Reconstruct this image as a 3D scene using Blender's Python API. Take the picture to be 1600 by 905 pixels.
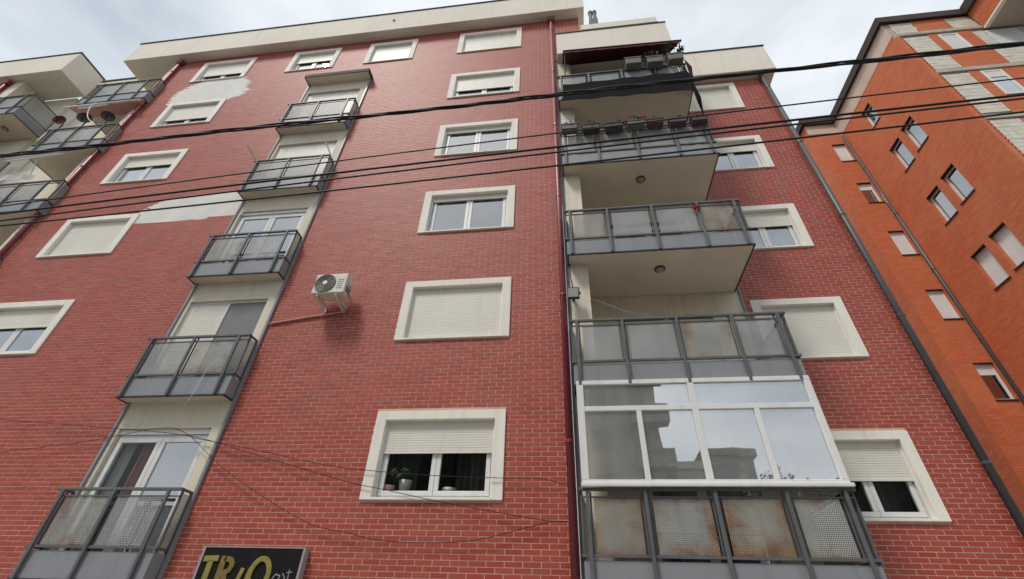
import bpy, math, random
from mathutils import Vector, Matrix
random.seed(7)
R = math.radians
scene = bpy.context.scene
for o in list(bpy.data.objects): bpy.data.objects.remove(o)

# ------------------------------------------------------------------ camera
cam_d = bpy.data.cameras.new('camera'); cam = bpy.data.objects.new('camera', cam_d)
scene.collection.objects.link(cam); scene.camera = cam
F = Vector((-0.11488245, 0.78544029, 0.60818218)); RT = Vector((0.99220264, 0.12051472, 0.03178251)); UP = Vector((0.04833164, -0.60709122, 0.79316096))
cam.matrix_world = Matrix(((RT.x, UP.x, -F.x, 0), (RT.y, UP.y, -F.y, -7.4033), (RT.z, UP.z, -F.z, 1.6), (0, 0, 0, 1)))
cam_d.sensor_width = 36; cam_d.lens = 36 * 721.03 / 1600; cam_d.clip_start = 0.05; cam_d.clip_end = 3000

# ------------------------------------------------------------------ world, sun, exposure
SUN_EL, SUN_AZ = 58, 218          # azimuth clockwise from +Y: behind the camera, to its left
world = bpy.data.worlds.new('World'); scene.world = world; world.use_nodes = True
wn = world.node_tree; wn.nodes.clear()
def wnode(t, **k):
    n = wn.nodes.new(t)
    for a, b in k.items(): setattr(n, a, b)
    return n
sky = wnode('ShaderNodeTexSky', sky_type='NISHITA', sun_disc=False, sun_elevation=R(SUN_EL), sun_rotation=R(SUN_AZ), dust_density=3.0, air_density=1.0)
tc = wnode('ShaderNodeTexCoord'); mp = wnode('ShaderNodeMapping'); mp.inputs['Scale'].default_value = (1.0, 1.0, 2.2)
nz = wnode('ShaderNodeTexNoise'); nz.inputs['Scale'].default_value = 1.7; nz.inputs['Detail'].default_value = 7; nz.inputs['Roughness'].default_value = 0.55
rp = wnode('ShaderNodeValToRGB'); rp.color_ramp.elements[0].position = 0.32; rp.color_ramp.elements[1].position = 0.68
rp.color_ramp.elements[0].color = (3.3, 3.85, 4.3, 1); rp.color_ramp.elements[1].color = (7.3, 7.55, 7.8, 1)
mx = wnode('ShaderNodeMixRGB'); mx.inputs['Fac'].default_value = 0.86
bg = wnode('ShaderNodeBackground'); bg.inputs['Strength'].default_value = 0.088
wo = wnode('ShaderNodeOutputWorld')
L = wn.links.new
L(tc.outputs['Generated'], mp.inputs['Vector']); L(mp.outputs['Vector'], nz.inputs['Vector']); L(nz.outputs['Fac'], rp.inputs['Fac'])
L(sky.outputs['Color'], mx.inputs['Color1']); L(rp.outputs['Color'], mx.inputs['Color2']); L(mx.outputs['Color'], bg.inputs['Color']); L(bg.outputs['Background'], wo.inputs['Surface'])
sun_d = bpy.data.lights.new('sun', 'SUN'); sun_d.energy = 1.5; sun_d.angle = R(12); sun_d.color = (1.0, 0.95, 0.87)
sun = bpy.data.objects.new('sun', sun_d); scene.collection.objects.link(sun)
sd = Vector((math.sin(R(SUN_AZ)) * math.cos(R(SUN_EL)), math.cos(R(SUN_AZ)) * math.cos(R(SUN_EL)), math.sin(R(SUN_EL))))
sun.rotation_euler = sd.to_track_quat('Z', 'Y').to_euler()
vs = scene.view_settings; vs.view_transform = 'Standard'; vs.look = 'None'; vs.exposure = 0.78; vs.gamma = 1; vs.use_curve_mapping = False

# ------------------------------------------------------------------ materials
M = {}
class NT:
    def __init__(s, name):
        s.m = bpy.data.materials.new(name); s.m.use_nodes = True; s.t = s.m.node_tree; s.t.nodes.clear(); M[name] = s.m
        s.out = s.n('ShaderNodeOutputMaterial'); s.b = s.n('ShaderNodeBsdfPrincipled'); s.l(s.b.outputs[0], s.out.inputs[0])
    def n(s, t, **k):
        x = s.t.nodes.new(t)
        for a, b in k.items(): setattr(x, a, b)
        return x
    def l(s, a, b): s.t.links.new(a, b)
    def pos(s): return s.n('ShaderNodeNewGeometry').outputs['Position']
    def obj(s): return s.n('ShaderNodeTexCoord').outputs['Object']
    def map(s, v, sc, loc=(0, 0, 0)):
        x = s.n('ShaderNodeMapping'); s.l(v, x.inputs['Vector']); x.inputs['Scale'].default_value = sc; x.inputs['Location'].default_value = loc; return x.outputs[0]
    def noise(s, v, scale, detail=4, rough=0.55):
        x = s.n('ShaderNodeTexNoise'); s.l(v, x.inputs['Vector']); x.inputs['Scale'].default_value = scale; x.inputs['Detail'].default_value = detail; x.inputs['Roughness'].default_value = rough; return x.outputs['Fac']
    def ramp(s, f, p0, p1, c0=(0, 0, 0, 1), c1=(1, 1, 1, 1)):
        x = s.n('ShaderNodeValToRGB'); s.l(f, x.inputs[0]); e = x.color_ramp.elements
        e[0].position = p0; e[1].position = p1; e[0].color = tuple(c0[:3]) + (1,); e[1].color = tuple(c1[:3]) + (1,); return x.outputs[0]
    def mix(s, f, a, b, mode='MIX'):
        x = s.n('ShaderNodeMixRGB', blend_type=mode)
        for i, v in ((0, f), (1, a), (2, b)):
            if hasattr(v, 'is_output'): s.l(v, x.inputs[i])
            elif i == 0: x.inputs[0].default_value = v
            else: x.inputs[i].default_value = tuple(v[:3]) + (1,)
        return x.outputs[0]
    def math(s, op, a, b=0.0, c=0.0):
        x = s.n('ShaderNodeMath', operation=op)
        for i, v in enumerate((a, b, c)):
            if hasattr(v, 'is_output'): s.l(v, x.inputs[i])
            else: x.inputs[i].default_value = v
        return x.outputs[0]
    def bump(s, h, strength=0.3, dist=0.01):
        x = s.n('ShaderNodeBump'); x.inputs['Strength'].default_value = strength; x.inputs['Distance'].default_value = dist
        s.l(h, x.inputs['Height']); s.l(x.outputs[0], s.b.inputs['Normal'])
    def set(s, col=None, rough=None, metal=None, spec=None):
        for k, v in (('Base Color', col), ('Roughness', rough), ('Metallic', metal), ('Specular IOR Level', spec)):
            if v is None: continue
            if hasattr(v, 'is_output'): s.l(v, s.b.inputs[k])
            else: s.b.inputs[k].default_value = tuple(v[:3]) + (1,) if k == 'Base Color' else v
        return s

def weathered(name, col, rough=0.7, var=0.18, scale=1.3, streak=0.0, bump=0.15, bscale=60, spec=0.4, metal=0.0, dirt=(0.16, 0.14, 0.11)):
    t = NT(name); p = t.pos()
    n1 = t.noise(p, scale, 5)
    c = t.mix(t.ramp(n1, 0.3, 0.75), [x * (1 - var) for x in col], [min(1, x * (1 + var * 0.6)) for x in col])
    if streak:
        st = t.noise(t.map(p, (7, 7, 0.55)), 1.0, 5, 0.6)
        c = t.mix(t.math('MULTIPLY', t.ramp(st, 0.52, 0.78), streak), c, dirt)
    fine = t.noise(p, bscale, 3)
    c = t.mix(0.12, c, t.ramp(fine, 0.3, 0.7, [x * 0.7 for x in col], [min(1, x * 1.2) for x in col]))
    t.set(c, rough, metal, spec)
    if bump: t.bump(fine, bump, 0.006)
    return t

def brick_mat(name, c0, c1, rough=0.42):
    t = NT(name); p = t.pos()
    at = t.n('ShaderNodeAttribute', attribute_name='rnd'); oi = t.n('ShaderNodeObjectInfo')
    r = t.math('FRACT', t.math('ADD', at.outputs['Fac'], oi.outputs['Random']))
    c = t.mix(r, c0, c1)
    grain = t.noise(p, 45, 4)
    c = t.mix(0.2, c, t.ramp(grain, 0.25, 0.8, [x * 0.5 for x in c0], [min(1, x * 1.2) for x in c1]))
    big = t.noise(p, 0.45, 5, 0.6)
    c = t.mix(t.math('MULTIPLY', t.ramp(big, 0.45, 0.8), 0.14), c, (0.46, 0.22, 0.18))
    st = t.noise(t.map(p, (3.5, 3.5, 0.22)), 1.0, 5)
    c = t.mix(t.math('MULTIPLY', t.ramp(st, 0.5, 0.8), 0.18), c, (0.17, 0.045, 0.036))
    t.set(c, t.math('ADD', t.math('MULTIPLY', grain, 0.25), rough - 0.12), 0, 0.4); t.bump(grain, 0.25, 0.004)
brick_mat('brick_red', (0.325, 0.046, 0.029), (0.41, 0.072, 0.047), 0.56)
weathered('mortar', (0.60, 0.41, 0.33), 0.85, 0.2, 0.8)
weathered('plaster_patch', (0.72, 0.70, 0.66), 0.85, 0.12, 2.0)
weathered('cream_plaster', (0.74, 0.67, 0.54), 0.85, 0.10, 0.9, 0.35, dirt=(0.30, 0.24, 0.17))
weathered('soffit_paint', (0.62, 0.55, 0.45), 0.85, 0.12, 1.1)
weathered('cornice_paint', (0.74, 0.69, 0.59), 0.85, 0.08, 0.5, 0.30, dirt=(0.40, 0.35, 0.28))
weathered('surround_paint', (0.82, 0.78, 0.70), 0.75, 0.08, 1.5, 0.35, dirt=(0.42, 0.37, 0.29))
weathered('shutter_plastic', (0.74, 0.71, 0.63), 0.5, 0.07, 1.2, 0.25, bump=0, dirt=(0.45, 0.41, 0.34))
weathered('pvc_white', (0.74, 0.74, 0.73), 0.35, 0.06, 2.0, 0.2, bump=0)
weathered('dark_trim', (0.03, 0.031, 0.036), 0.5, 0.3, 2.0, 0, bump=0.05)
weathered('coping_metal', (0.05, 0.046, 0.046), 0.8, 0.3, 1.0, 0, bump=0.05)
weathered('grey_steel', (0.115, 0.12, 0.127), 0.5, 0.25, 2.2, 0.3, bump=0.08, dirt=(0.16, 0.12, 0.09))
weathered('fascia_sheet', (0.25, 0.262, 0.285), 0.45, 0.12, 1.4, 0.35, bump=0.03, dirt=(0.13, 0.12, 0.11))
weathered('red_pipe', (0.24, 0.035, 0.045), 0.4, 0.2, 3.0, 0.2, bump=0.03)
weathered('dark_pipe', (0.075, 0.07, 0.075), 0.45, 0.2, 3.0, 0.2, bump=0.03)
weathered('cable_rubber', (0.012, 0.012, 0.013), 0.6, 0.2, 3.0, 0, bump=0)
weathered('ac_shell', (0.66, 0.63, 0.55), 0.45, 0.08, 5, 0.3, bump=0)
weathered('ac_dark', (0.13, 0.12, 0.10), 0.5, 0.2, 5, 0, bump=0)
weathered('ac_grille', (0.30, 0.28, 0.235), 0.5, 0.2, 9, 0, bump=0)
weathered('sign_black', (0.014, 0.013, 0.014), 0.85, 0.3, 2.0, 0, bump=0, spec=0.15)
weathered('sign_yellow', (0.27, 0.235, 0.05), 0.5, 0.25, 9.0, 0.3, bump=0)
weathered('sign_bronze', (0.20, 0.14, 0.035), 0.5, 0.25, 9.0, 0.3, bump=0)
weathered('sign_edge', (0.34, 0.33, 0.34), 0.4, 0.1, 3, 0, bump=0)
weathered('awning_cloth', (0.075, 0.012, 0.015), 0.85, 0.3, 4, 0.3, bump=0.1)
weathered('pink_cloth', (0.55, 0.30, 0.27), 0.85, 0.15, 5, 0.2, bump=0.1)
weathered('tarp_black', (0.012, 0.011, 0.013), 0.95, 0.3, 5, 0, bump=0, spec=0.1)
weathered('pot_grey', (0.13, 0.125, 0.115), 0.7, 0.2, 9, 0.3, bump=0.1)
weathered('pot_dark', (0.05, 0.04, 0.045), 0.6, 0.2, 9, 0.2, bump=0.05)
weathered('pot_plum', (0.09, 0.04, 0.055), 0.6, 0.2, 9, 0.2, bump=0.05)
weathered('pot_white', (0.36, 0.36, 0.35), 0.5, 0.1, 9, 0.1, bump=0.05)
weathered('flower_red', (0.45, 0.03, 0.04), 0.6, 0.2, 9, 0, bump=0)
weathered('dish_dark', (0.055, 0.05, 0.05), 0.5, 0.2, 4, 0, bump=0)
weathered('dish_maroon', (0.13, 0.022, 0.028), 0.5, 0.2, 4, 0, bump=0)
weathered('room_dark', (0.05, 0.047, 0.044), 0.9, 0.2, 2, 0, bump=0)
weathered('curtain_white', (0.55, 0.54, 0.52), 0.9, 0.1, 3, 0, bump=0)
weathered('curtain_dark', (0.10, 0.095, 0.09), 0.9, 0.25, 3, 0, bump=0)
weathered('curtain_brown', (0.42, 0.20, 0.14), 0.9, 0.15, 3, 0, bump=0)
weathered('screen_grey', (0.20, 0.205, 0.205), 0.7, 0.06, 3, 0, bump=0.05, bscale=300)
weathered('concrete', (0.46, 0.42, 0.34), 0.9, 0.2, 1.6, 0.4, bump=0.3)
weathered('block_concrete', (0.64, 0.60, 0.51), 0.92, 0.2, 3, 0.25, bump=0.5, bscale=35, dirt=(0.26, 0.23, 0.19))
weathered('block_mortar', (0.42, 0.37, 0.30), 0.95, 0.2, 3, 0, bump=0.3)
weathered('roof_fascia', (0.045, 0.026, 0.020), 0.75, 0.2, 2, 0, bump=0)
weathered('eave_soffit', (0.58, 0.44, 0.36), 0.85, 0.1, 1.2, 0.2)
weathered('taupe_soffit', (0.42, 0.37, 0.31), 0.85, 0.08, 1.2)
weathered('asphalt', (0.07, 0.07, 0.07), 0.9, 0.25, 0.7, 0, bump=0.4)
weathered('paving', (0.42, 0.40, 0.36), 0.85, 0.2, 0.9, 0, bump=0.3)
weathered('tower_render', (0.34, 0.335, 0.31), 0.9, 0.18, 0.25, 0.4)
weathered('block_render', (0.21, 0.22, 0.225), 0.9, 0.15, 0.3, 0.3)
weathered('bark', (0.09, 0.065, 0.045), 0.9, 0.3, 5, 0, bump=0.4)
weathered('leaf_green', (0.06, 0.10, 0.03), 0.6, 0.35, 9, 0, bump=0)
weathered('leaf_dull', (0.075, 0.085, 0.04), 0.65, 0.35, 12, 0, bump=0)

# orange hollow brick: courses too small to pick apart at this distance, so a brick texture
def orange_mat(name, axis):
    t = NT(name); p = t.pos(); sp = t.n('ShaderNodeSeparateXYZ'); t.l(p, sp.inputs[0]); cb = t.n('ShaderNodeCombineXYZ')
    t.l(sp.outputs[axis], cb.inputs[0]); t.l(sp.outputs[2], cb.inputs[1])
    b = t.n('ShaderNodeTexBrick'); t.l(cb.outputs[0], b.inputs['Vector'])
    b.inputs['Scale'].default_value = 1; b.inputs['Brick Width'].default_value = 0.26; b.inputs['Row Height'].default_value = 0.078; b.inputs['Mortar Size'].default_value = 0.008; b.inputs['Mortar Smooth'].default_value = 0.3
    b.inputs['Color1'].default_value = (0.52, 0.128, 0.05, 1); b.inputs['Color2'].default_value = (0.58, 0.17, 0.075, 1); b.inputs['Mortar'].default_value = (0.38, 0.11, 0.055, 1)
    c = t.mix(t.math('MULTIPLY', t.ramp(t.noise(p, 0.8, 5), 0.45, 0.75), 0.35), b.outputs['Color'], (0.60, 0.22, 0.10))
    c = t.mix(t.math('MULTIPLY', t.ramp(t.noise(t.map(p, (1.2, 1.2, 0.8)), 1.2, 5), 0.5, 0.8), 0.28), c, (0.36, 0.085, 0.035))
    c = t.mix(t.math('MULTIPLY', t.ramp(t.noise(p, 9, 4), 0.62, 0.8), 0.35), c, (0.66, 0.40, 0.25))
    t.set(c, 0.85, 0, 0.3); t.bump(b.outputs['Fac'], -0.4, 0.01)
orange_mat('orange_brick_x', 0); orange_mat('orange_brick_y', 1)

# perforated steel sheet: real holes as transparency, stains with a shape of their own
def perforated(name, col, rust):
    t = NT(name); o = t.obj(); p = t.pos(); oi = t.n('ShaderNodeObjectInfo')
    off = t.n('ShaderNodeVectorMath', operation='ADD'); t.l(p, off.inputs[0]); cmb = t.n('ShaderNodeCombineXYZ')
    t.l(t.math('MULTIPLY', oi.outputs['Random'], 37.0), cmb.inputs[0]); t.l(cmb.outputs[0], off.inputs[1]); q = off.outputs[0]
    c = t.mix(t.ramp(t.noise(q, 1.6, 4), 0.3, 0.7), [x * 0.82 for x in col], [x * 1.15 for x in col])
    st = t.ramp(t.noise(t.map(q, (5, 5, 0.35)), 1.0, 5), 0.5, 0.8)
    c = t.mix(t.math('MULTIPLY', st, 0.35), c, (0.16, 0.14, 0.12))
    if rust:
        so = t.n('ShaderNodeSeparateXYZ'); t.l(o, so.inputs[0]); edge = t.math('MULTIPLY', t.math('SUBTRACT', t.math('MAXIMUM', t.math('ABSOLUTE', so.outputs[0]), t.math('ABSOLUTE', so.outputs[2])), 0.26), 0.9)
        rn = t.math('ADD', t.noise(q, 2.6, 7, 0.66), edge)
        rm = t.ramp(rn, 0.56 - 0.1 * rust, 0.80 - 0.1 * rust)
        c = t.mix(t.math('MULTIPLY', rm, 0.95), c, t.mix(t.ramp(t.noise(q, 9, 4), 0.35, 0.7), (0.17, 0.065, 0.020), (0.33, 0.19, 0.08)))
    t.set(c, 0.55, 0.0, 0.4)
    sp = t.n('ShaderNodeSeparateXYZ'); t.l(o, sp.inputs[0]); PT = 0.027
    zr = t.math('DIVIDE', sp.outputs[2], PT * 0.87); row = t.math('FLOOR', zr)
    xr = t.math('ADD', t.math('DIVIDE', t.math('ADD', sp.outputs[0], sp.outputs[1]), PT), t.math('MULTIPLY', t.math('MODULO', row, 2.0), 0.5))
    dx = t.math('SUBTRACT', t.math('FRACT', xr), 0.5); dz = t.math('MULTIPLY', t.math('SUBTRACT', t.math('FRACT', zr), 0.5), 0.87)
    d = t.math('SQRT', t.math('ADD', t.math('MULTIPLY', dx, dx), t.math('MULTIPLY', dz, dz)))
    hole = t.math('LESS_THAN', d, 0.29)
    tr = t.n('ShaderNodeBsdfTransparent'); ms = t.n('ShaderNodeMixShader')
    t.l(hole, ms.inputs[0]); t.l(t.b.outputs[0], ms.inputs[1]); t.l(tr.outputs[0], ms.inputs[2]); t.l(ms.outputs[0], t.out.inputs[0])
perforated('perforated_sheet', (0.34, 0.35, 0.36), 0)
perforated('perforated_stained', (0.35, 0.35, 0.335), 0.45)
perforated('perforated_rusty', (0.33, 0.315, 0.27), 1.45)

def glass_mat(name, k, base, tint, film=0.0):
    t = NT(name); fr = t.n('ShaderNodeFresnel'); fr.inputs[0].default_value = 1.5
    wv = t.noise(t.pos(), 0.9, 2); bp = t.n('ShaderNodeBump'); bp.inputs['Strength'].default_value = 0.06; bp.inputs['Distance'].default_value = 0.05; t.l(wv, bp.inputs['Height'])
    gl = t.n('ShaderNodeBsdfGlossy'); gl.inputs['Roughness'].default_value = 0.015; gl.inputs['Color'].default_value = (0.97, 0.98, 1, 1); t.l(bp.outputs[0], gl.inputs['Normal'])
    tr = t.n('ShaderNodeBsdfTransparent'); tr.inputs[0].default_value = tuple(tint) + (1,)
    f = t.math('MINIMUM', t.math('ADD', t.math('MULTIPLY', fr.outputs[0], k), base), 0.95)
    ms = t.n('ShaderNodeMixShader'); t.l(f, ms.inputs[0]); t.l(tr.outputs[0], ms.inputs[1]); t.l(gl.outputs[0], ms.inputs[2]); t.l(ms.outputs[0], t.out.inputs[0])
    if film:      # dust on the pane
        df = t.n('ShaderNodeBsdfDiffuse'); df.inputs[0].default_value = (0.62, 0.62, 0.58, 1); m2 = t.n('ShaderNodeMixShader')
        t.l(t.math('MULTIPLY', t.ramp(t.noise(t.map(t.pos(), (2.5, 2.5, 0.8)), 1.4, 5), 0.2, 0.8, (0.5, 0.5, 0.5), (1, 1, 1)), film), m2.inputs[0]); t.l(ms.outputs[0], m2.inputs[1]); t.l(df.outputs[0], m2.inputs[2]); t.l(m2.outputs[0], t.out.inputs[0])
glass_mat('glass', 3.0, 0.22, (0.80, 0.84, 0.83))
glass_mat('glass_enclosure', 2.6, 0.46, (0.74, 0.79, 0.76), 0.26)
glass_mat('glass_plain', 0.38, 0.02, (0.8, 0.84, 0.83))
t = NT('lamp_glass'); t.set((0.30, 0.29, 0.26), 0.25, 0, 0.5)

# ------------------------------------------------------------------ mesh helpers
col = scene.collection
WP = {}   # world origin of every empty / parent
class MB:
    def __init__(s): s.v = []; s.f = []
    def box(s, x0, x1, y0, y1, z0, z1, skip=''):
        i = len(s.v)
        s.v += [(x0, y0, z0), (x1, y0, z0), (x1, y1, z0), (x0, y1, z0), (x0, y0, z1), (x1, y0, z1), (x1, y1, z1), (x0, y1, z1)]
        for k, q in (('b', (0, 3, 2, 1)), ('t', (4, 5, 6, 7)), ('f', (0, 1, 5, 4)), ('r', (1, 2, 6, 5)), ('k', (2, 3, 7, 6)), ('l', (3, 0, 4, 7))):
            if k not in skip: s.f.append(tuple(i + a for a in q))
        return s
    def quad(s, a, b, c, d):
        i = len(s.v); s.v += [tuple(a), tuple(b), tuple(c), tuple(d)]; s.f.append((i, i + 1, i + 2, i + 3)); return s
    def prism(s, pts, a, b):   # polygon pts extruded from offset vector a to b
        i = len(s.v); n = len(pts); a = Vector(a); b = Vector(b)
        s.v += [tuple(Vector(p) + a) for p in pts] + [tuple(Vector(p) + b) for p in pts]
        s.f.append(tuple(range(i, i + n))); s.f.append(tuple(range(i + 2 * n - 1, i + n - 1, -1)))
        for k in range(n): s.f.append((i + k, i + n + k, i + n + (k + 1) % n, i + (k + 1) % n))
        return s
    def tube(s, pts, r, n=8, cap=True):
        pts = [Vector(p) for p in pts]; base = len(s.v); m = len(pts); rr = r if hasattr(r, '__len__') else [r] * m
        prev = None
        for k, p in enumerate(pts):
            d = (pts[min(k + 1, m - 1)] - pts[max(k - 1, 0)]).normalized()
            u = prev if prev is not None else (Vector((0, 0, 1)) if abs(d.z) < 0.9 else Vector((1, 0, 0)))
            u = (u - d * u.dot(d)).normalized(); prev = u; w = d.cross(u)
            for j in range(n):
                a = 2 * math.pi * j / n; s.v.append(tuple(p + (u * math.cos(a) + w * math.sin(a)) * rr[k]))
        for k in range(m - 1):
            for j in range(n):
                s.f.append((base + k * n + j, base + k * n + (j + 1) % n, base + (k + 1) * n + (j + 1) % n, base + (k + 1) * n + j))
        if cap:
            s.f.append(tuple(base + j for j in reversed(range(n)))); s.f.append(tuple(base + (m - 1) * n + j for j in range(n)))
        return s
    def lathe(s, c, axis, prof, n=20):   # prof: (distance along axis, radius)
        c = Vector(c); ax = Vector(axis).normalized(); u = ax.orthogonal().normalized(); w = ax.cross(u); base = len(s.v)
        for d, r in prof:
            for j in range(n):
                a = 2 * math.pi * j / n; s.v.append(tuple(c + ax * d + (u * math.cos(a) + w * math.sin(a)) * r))
        for k in range(len(prof) - 1):
            for j in range(n): s.f.append((base + k * n + j, base + k * n + (j + 1) % n, base + (k + 1) * n + (j + 1) % n, base + (k + 1) * n + j))
        return s
    def build(s, name, mat, parent=None, smooth=False, bevel=0, kind=None, origin=None):
        wp = Vector(origin) if origin is not None else (WP[parent.name] if parent else Vector((0, 0, 0)))
        me = bpy.data.meshes.new(name); me.from_pydata([tuple(Vector(v) - wp) for v in s.v], [], s.f); me.validate(); me.update()
        me.materials.append(M[mat])
        if smooth: me.polygons.foreach_set('use_smooth', [True] * len(me.polygons))
        o = bpy.data.objects.new(name, me); col.objects.link(o); WP[o.name] = wp
        if parent:
            o.parent = parent; o.location = wp - WP[parent.name]
        else: o.location = wp
        if bevel:
            b = o.modifiers.new('bevel', 'BEVEL'); b.width = bevel; b.segments = 2; b.limit_method = 'ANGLE'
        if kind: o['kind'] = kind
        return o
def tag(o, label, cat, group=None):
    o['label'] = label; o['category'] = cat
    if group: o['group'] = group
    return o
def empty(name, loc, parent=None):
    o = bpy.data.objects.new(name, None); col.objects.link(o); loc = Vector(loc); WP[o.name] = loc; o.empty_display_size = 0.2
    if parent: o.parent = parent; o.location = loc - WP[parent.name]
    else: o.location = loc
    return o
def sheet_with_holes(mb, x0, x1, z0, z1, y, holes, depth=0.0):
    xs = sorted({x0, x1} | {min(max(a, x0), x1) for h in holes for a in h[:2]}); zs = sorted({z0, z1} | {min(max(a, z0), z1) for h in holes for a in h[2:]})
    for i in range(len(xs) - 1):
        for j in range(len(zs) - 1):
            cx, cz = (xs[i] + xs[i + 1]) / 2, (zs[j] + zs[j + 1]) / 2
            if any(h[0] < cx < h[1] and h[2] < cz < h[3] for h in holes): continue
            mb.quad((xs[i], y, zs[j]), (xs[i + 1], y, zs[j]), (xs[i + 1], y, zs[j + 1]), (xs[i], y, zs[j + 1]))
    for h in holes:     # reveals
        if depth:
            a, b, c, d = h
            mb.quad((a, y, c), (a, y, d), (a, y + depth, d), (a, y + depth, c)); mb.quad((b, y, c), (b, y + depth, c), (b, y + depth, d), (b, y, d))
            mb.quad((a, y, d), (b, y, d), (b, y + depth, d), (a, y + depth, d)); mb.quad((a, y, c), (a, y + depth, c), (b, y + depth, c), (b, y, c))

# ------------------------------------------------------------------ ground
def setting(o, kind='structure'): o['kind'] = kind; return o
setting(MB().box(-250, 250, -14, -4.6, -0.3, 0.0).build('road', 'asphalt'))
setting(MB().box(-250, 250, -4.6, 3.5, -0.3, 0.13).build('pavement', 'paving', bevel=0.02))  # out of view; made wide and pale to bounce light up to the soffits
setting(MB().box(-250, 250, -19, -14, -0.3, 0.12).build('pavement', 'paving', bevel=0.02))
setting(MB().box(-1500, 1500, -1500, 1500, -0.6, -0.3).build('ground', 'asphalt'))

# ------------------------------------------------------------------ the red brick building
H = 2.9
FL = [2.12 + H * k for k in range(6)]          # underside of the balcony slabs, lowest first
ZT = {k: 4.749 + (6 - k) * H for k in range(1, 7)}; WH = 1.442
YS = 1.225                                      # the right wing stands back by this much
bld = empty('apartment_building', (-7, 3, 0))
tag(bld, 'red brick apartment building with cream window surrounds and grey steel balconies', 'building')

XL, XR, ZTOP = -14.72, 0.02, 19.6
BAY = (-8.42, -6.18, 0.3, 16.66)
wins = []   # name, x0, x1, row, shutter fraction, plane y, curtain style
cols = {'A': (-13.555, -11.364), 'B': (-9.773, -7.921), 'C': (-6.774, -4.949), 'D': (-3.364, -1.099), 'E': (3.93, 5.758)}
def W(c, row, sh, cur='curtain_dark', y=0.0): wins.append((cols[c][0], cols[c][1], row, sh, y, cur))
W('D', 1, 1); W('D', 2, .62, 'curtain_dark'); W('D', 3, .13, 'curtain_white'); W('D', 4, .12, 'curtain_white'); W('D', 5, 1); W('D', 6, .43, 'curtain_dark')
W('C', 1, 1); W('B', 1, .45, 'curtain_white')
W('A', 1, .62); W('A', 2, .66); W('A', 3, .36, 'curtain_white'); W('A', 4, 1); W('A', 5, .42)
W('E', 2, 1, y=YS); W('E', 3, .33, y=YS); W('E', 4, .40, 'curtain_white', y=YS); W('E', 5, 1, y=YS); W('E', 6, .52, y=YS)
TS, TT, TB = 0.18, 0.155, 0.035     # surround: side, top, bottom
def outer(w): return (w[0], w[1], ZT[w[2]] - WH, ZT[w[2]])
def inner(w): a = outer(w); return (a[0] + TS, a[1] - TS, a[2] + TB, a[3] - TT)

# backing walls
main_holes = [inner(w) for w in wins if w[4] == 0] + [BAY]
mb = MB(); sheet_with_holes(mb, XL, XR, 0.1, ZTOP, 0.0, main_holes); mb.quad((XL, 0, 0.1), (XL, 0, ZTOP), (XL, 9, ZTOP), (XL, 9, 0.1)); mb.quad((XR, 0, 0.1), (XR, YS, .1), (XR, YS, ZTOP), (XR, 0, ZTOP))
wall = mb.build('wall', 'mortar', bld)
mb = MB(); sheet_with_holes(mb, 3.8, 6.72, 0.1, 16.6, YS, [inner(w) for w in wins if w[4]]); mb.quad((6.72, YS, .1), (6.72, 10, .1), (6.72, 10, 16.6), (6.72, YS, 16.6))
wing = mb.build('wing_wall', 'mortar', bld)
mb = MB(); mb.quad((XR, 0.0, 16.6), (0.93, 0.0, 16.6), (0.93, 0.0, ZTOP), (XR, 0.0, ZTOP)); mb.quad((0.93, 0, 16.6), (.93, 5, 16.6), (.93, 5, ZTOP), (.93, 0, ZTOP))
mb.build('upper_wall', 'mortar', bld)

# bricks: every one a small box proud of the mortar; two places have lost their brick slips
patch1 = [(-13.717, 16.45), (-13.754, 17.02), (-13.577, 17.337), (-13.244, 17.631), (-12.8, 17.80), (-11.3, 17.80), (-11.221, 17.663), (-10.898, 17.362), (-10.983, 17.086), (-10.74, 16.813), (-10.938, 16.513), (-11.279, 16.409), (-11.331, 16.2), (-13.543, 16.2)]
patch2 = [(-11.36, 10.2), (-11.40, 10.669), (-10.848, 11.079), (-9.9, 11.12), (-8.3, 11.20), (-8.3, 10.237), (-9.048, 10.243), (-9.5, 10.16), (-9.673, 10.206), (-10.389, 10.152)]
def inpoly(x, z, P):
    c = False
    for i in range(len(P)):
        (x1, z1), (x2, z2) = P[i - 1], P[i]
        if (z1 > z) != (z2 > z) and x < (x2 - x1) * (z - z1) / (z2 - z1) + x1: c = not c
    return c
BL, BC, JT = 0.26, 0.0765, 0.0128
def brick_list(x0, x1, z0, z1, holes, patches=()):
    out = []; n = int((z1 - z0) / BC)
    for r in range(n):
        za = z0 + r * BC; zc = za + BC / 2; off = (0.5 if r % 2 else 0.0) * BL + random.uniform(-.012, .012)
        cuts = sorted((h[0], h[1]) for h in holes if h[2] - 0.02 < zc < h[3] + 0.02); free = []; a = x0
        for h0, h1 in cuts:
            if h0 > a: free.append((a, h0))
            a = max(a, h1)
        if a < x1: free.append((a, x1))
        for f0, f1 in free:
            k = math.floor((f0 - off) / BL)
            while off + k * BL < f1:
                b0 = max(off + k * BL + JT / 2, f0); b1 = min(off + (k + 1) * BL - JT / 2, f1); k += 1
                if b1 - b0 < 0.03: continue
                if any(inpoly((b0 + b1) / 2, zc, p) for p in patches): continue
                out.append((b0, b1, za + JT / 2, za + BC - JT / 2))
    return out
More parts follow.
